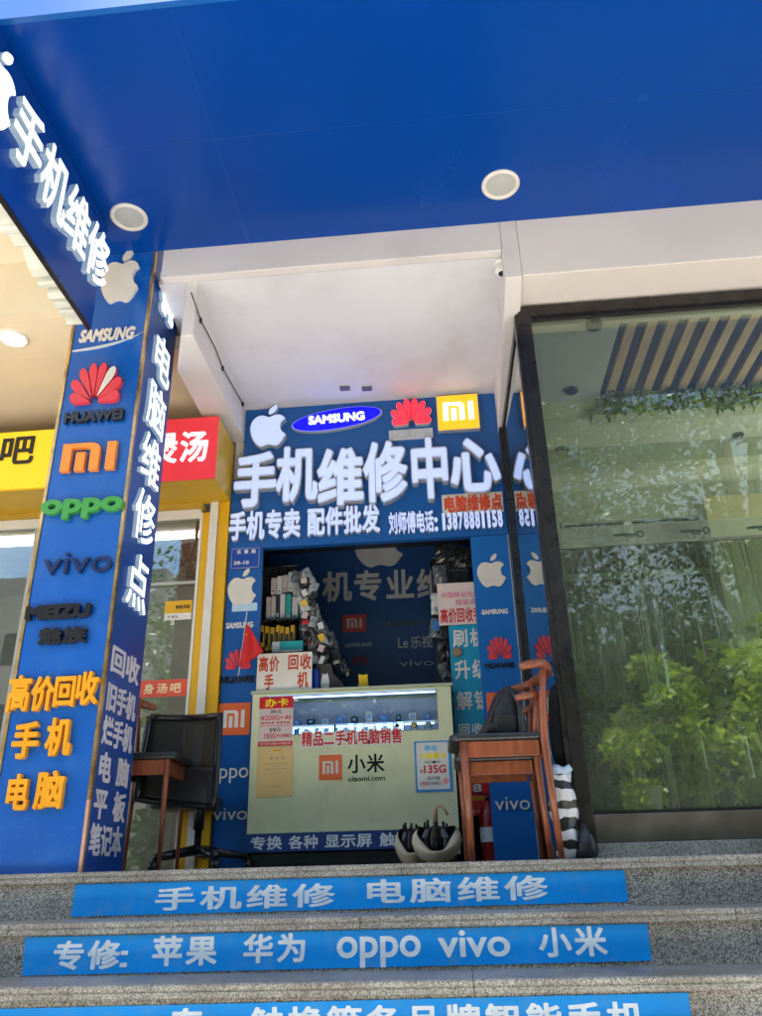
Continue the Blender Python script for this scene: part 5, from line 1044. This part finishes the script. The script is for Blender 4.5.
# dark coat hanging behind the chairs, against the side window
kY = 4.06
def cloth_item(name, label, cat, outline_px, Y, th, m, amp=.008):
    pts = catmull([tuple((at(x,y,Y=Y).x, at(x,y,Y=Y).z)) for x, y in outline_px], 3); t = thing(name, label, cat, (pts[0][0], Y, min(p[1] for p in pts)))
    cx_ = sum(p[0] for p in pts)/len(pts); cz_ = sum(p[1] for p in pts)/len(pts); mb = MB(); K = len(pts); vs = []
    for j in range(6):
        v = j/5*2-1; s_ = .8+.2*math.sqrt(max(0,1-v*v))
        for a, b in pts: vs.append((cx_+(a-cx_)*s_, Y+v*th/2+amp*math.sin(a*70+b*14), cz_+(b-cz_)*(s_*.3+.7)))
    mb.add(vs, [(j*K+i, j*K+(i+1) % K, (j+1)*K+(i+1) % K, (j+1)*K+i) for j in range(5) for i in range(K)]+[tuple(range(K-1,-1,-1)), tuple(5*K+i for i in range(K))]); obj('cloth', mb, m, t, smooth=True); return t
ht = cloth_item('folded_coat', 'dark folded coat hanging behind the chair back beside the window frame', 'coat', [(549,692),(556,684),(563,690),(566,720),(568,750),(567,768),(560,772),(553,755),(549,725)], kY, .06, mat('dark_cloth', (.012,.014,.02), .8, var=.4, bump=.3, bscale=20))
obj('hanger_hook', MB().tube([(at(562,688,Y=kY).x, kY, at(562,688,Y=kY).z), (at(561,684,Y=kY).x, kY, at(561,684,Y=kY).z+.03), (.520, kY+.02, at(561,680,Y=kY).z+.035)], .003, 6), M_RIM, ht)
tag(obj('wooden_broom', MB().tube([(at(574,800,Y=4.03).x,4.03,.0),(at(566,690,Y=4.03).x,4.05,at(566,690,Y=4.03).z)], .014, 8), mat('old_brown_wood', (.10,.06,.035), .6), loc=(.5,4.1,0)), 'brown wooden pole leaning between the coat and the window frame', 'pole')
bb = thing('black_bag', 'small black plastic bag on the landing beside the striped bag', 'bag', (.56, 3.87, 0))
p = at(585,835,Y=3.90); obj('body', MB().lathe([(.0005,.0),(.035,.0),(.045,.03),(.04,.08),(.022,.115),(.012,.13)], (p.x-.004,3.885,.001), 'z', 20, rfun=rf), M_PAD, bb, smooth=True); obj('knot', MB().lathe([(.012,.126),(.018,.14),(.0005,.145)], (p.x-.004,3.885,.001)), M_PAD, bb)

def umbrella(px0, px1, ptop, label, Y, hook=True):
    a, b = at(px0,850,Y=Y).x, at(px1,850,Y=Y).x; c = (a+b)/2; r = (b-a)/2; o = (c, Y, 0)
    t = thing('umbrella', label, 'umbrella', (c, Y, 0), 'cream umbrellas standing open end up by the counter')
    def rfo(rr, h, an, i):
        w = 1+.10*math.cos(5*an+.9)*(h/.18); front = max(0, math.sin(-an))**1.4; return rr*w*(1+.12*front*(h/.18)), h*(1-.66*front*(h/.18)**.7)
    prof = [(.012,0.),(.05,.012),(r*.74,.03),(r*.98,.075),(r*1.06,.12),(r*.98,.16),(r*.80,.185)]
    obj('canopy', MB().lathe([(x, z) for x, z in prof], o, 'z', 40, rfun=rfo), mat('umbrella_cream', (.62,.54,.40), .6, var=.12, scale=8, bump=.3, bscale=14), t, smooth=True)
    obj('lining', MB().lathe([(x*.95-.001, z+.003) for x, z in prof[1:]], o, 'z', 40, rfun=rfo), mat('umbrella_lining', (.008,.009,.014), .6), t, smooth=True)
    rb_ = MB()
    def rfi(rr, h, an, i): return rr*(1+.22*math.cos(8*an)), h
    rb_.lathe([(.03,.02),(r*.60,.075),(r*.64,.13),(r*.42,.175),(.012,.19)], o, 'z', 40, rfun=rfi)
    for k in range(8):
        an = k*math.pi/4; rr = r*.50; rb_.tube([(c+rr*math.cos(an), Y+rr*math.sin(an), .11), (c+rr*.98*math.cos(an), Y+rr*.9*math.sin(an), .182+.01*(k % 2)), (c+rr*.95*math.cos(an), Y+rr*.88*math.sin(an), .198+.010*(k % 3))], [.005,.007,.006], 7)
    obj('ribs', rb_, M_BLACK, t); zt_ = at((px0+px1)/2, ptop, Y=Y).z
    obj('shaft', MB().tube([(c,Y,.0),(c,Y,zt_-.09)], .006, 8), M_BLACK, t); obj('runner', MB().tube([(c,Y,zt_-.12),(c,Y,zt_-.085)], .013, 10), M_BLACK, t)
    if hook:
        P = [(c,Y,zt_-.088),(c,Y,zt_-.03),(c+.008,Y-.003,zt_-.008),(c+.028,Y-.008,zt_-.002),(c+.050,Y-.01,zt_-.022),(c+.066,Y-.012,zt_-.052)]
        obj('handle', MB().tube(P, [.013,.012,.010,.009,.008,.007], 10), mat('handle_tan', (.50,.36,.20), .35), t, smooth=True)
umbrella(414, 460, 805, 'cream umbrella with hooked tan handle standing upside down by the counter', 4.55)
umbrella(396, 428, 845, 'second cream umbrella, half hidden left of the one with the hooked handle', 4.72, False)

# ------------------------------------------------------------------ camera, light, world
cam = bpy.data.cameras.new('camera'); co = bpy.data.objects.new('camera', cam); COL.objects.link(co)
cam.sensor_fit = 'HORIZONTAL'; cam.sensor_width = 36; cam.lens = 36*FPX/762; cam.clip_end = 600; cam.clip_start = .05
# rows of the camera axes in world coordinates
Rx = Vector((rt.x, fw.x, up.x)); Ry = Vector((rt.y, fw.y, up.y)); Rz = Vector((rt.z, fw.z, up.z))
Mx = Matrix((( Rx.x, -Ry.x, -Rz.x, EYE.x), (Rx.y, -Ry.y, -Rz.y, EYE.y), (Rx.z, -Ry.z, -Rz.z, EYE.z), (0,0,0,1)))
co.matrix_world = Mx; SC.camera = co
wd_ = bpy.data.worlds.new('World'); SC.world = wd_; wd_.use_nodes = True; N = wd_.node_tree.nodes; L = wd_.node_tree.links
sky = N.new('ShaderNodeTexSky'); sky.sky_type = 'NISHITA'; sky.sun_disc = False; SE, SA = 80, 195
sky.sun_elevation = R(SE); sky.sun_rotation = R(SA); sky.dust_density = .6; bgn = N['Background']; bgn.inputs['Strength'].default_value = .085; 
tcw = N.new('ShaderNodeTexCoord'); nzw = N.new('ShaderNodeTexNoise'); nzw.inputs['Scale'].default_value = 2.2; nzw.inputs['Detail'].default_value = 7; nzw.inputs['Roughness'].default_value = .55; L.new(tcw.outputs['Generated'], nzw.inputs['Vector'])
rw = N.new('ShaderNodeMapRange'); rw.inputs['From Min'].default_value = .48; rw.inputs['From Max'].default_value = .68; rw.inputs['To Max'].default_value = .85; L.new(nzw.outputs['Fac'], rw.inputs['Value'])
mw = N.new('ShaderNodeMix'); mw.data_type = 'RGBA'; L.new(rw.outputs[0], mw.inputs['Factor']); L.new(sky.outputs[0], mw.inputs['A']); mw.inputs['B'].default_value = (5.2,5.4,5.6,1); L.new(mw.outputs['Result'], bgn.inputs['Color'])
sun = bpy.data.lights.new('sun', 'SUN'); sun.energy = 5; sun.angle = R(.5); sun.color = (1,.95,.86); so = bpy.data.objects.new('sun', sun); COL.objects.link(so)
d = Vector((math.sin(R(SA))*math.cos(R(SE)), math.cos(R(SA))*math.cos(R(SE)), math.sin(R(SE))))
so.rotation_euler = d.to_track_quat('Z', 'Y').to_euler(); so.location = (0,-5,12)
SC.view_settings.view_transform = 'Standard'; SC.view_settings.look = 'None'; SC.view_settings.gamma = 1; SC.view_settings.exposure = 2.42
SC.cycles.use_denoising = True; SC.cycles.max_bounces = 10; SC.cycles.transparent_max_bounces = 24; SC.cycles.diffuse_bounces = 5; SC.cycles.caustics_reflective = False; SC.cycles.caustics_refractive = False
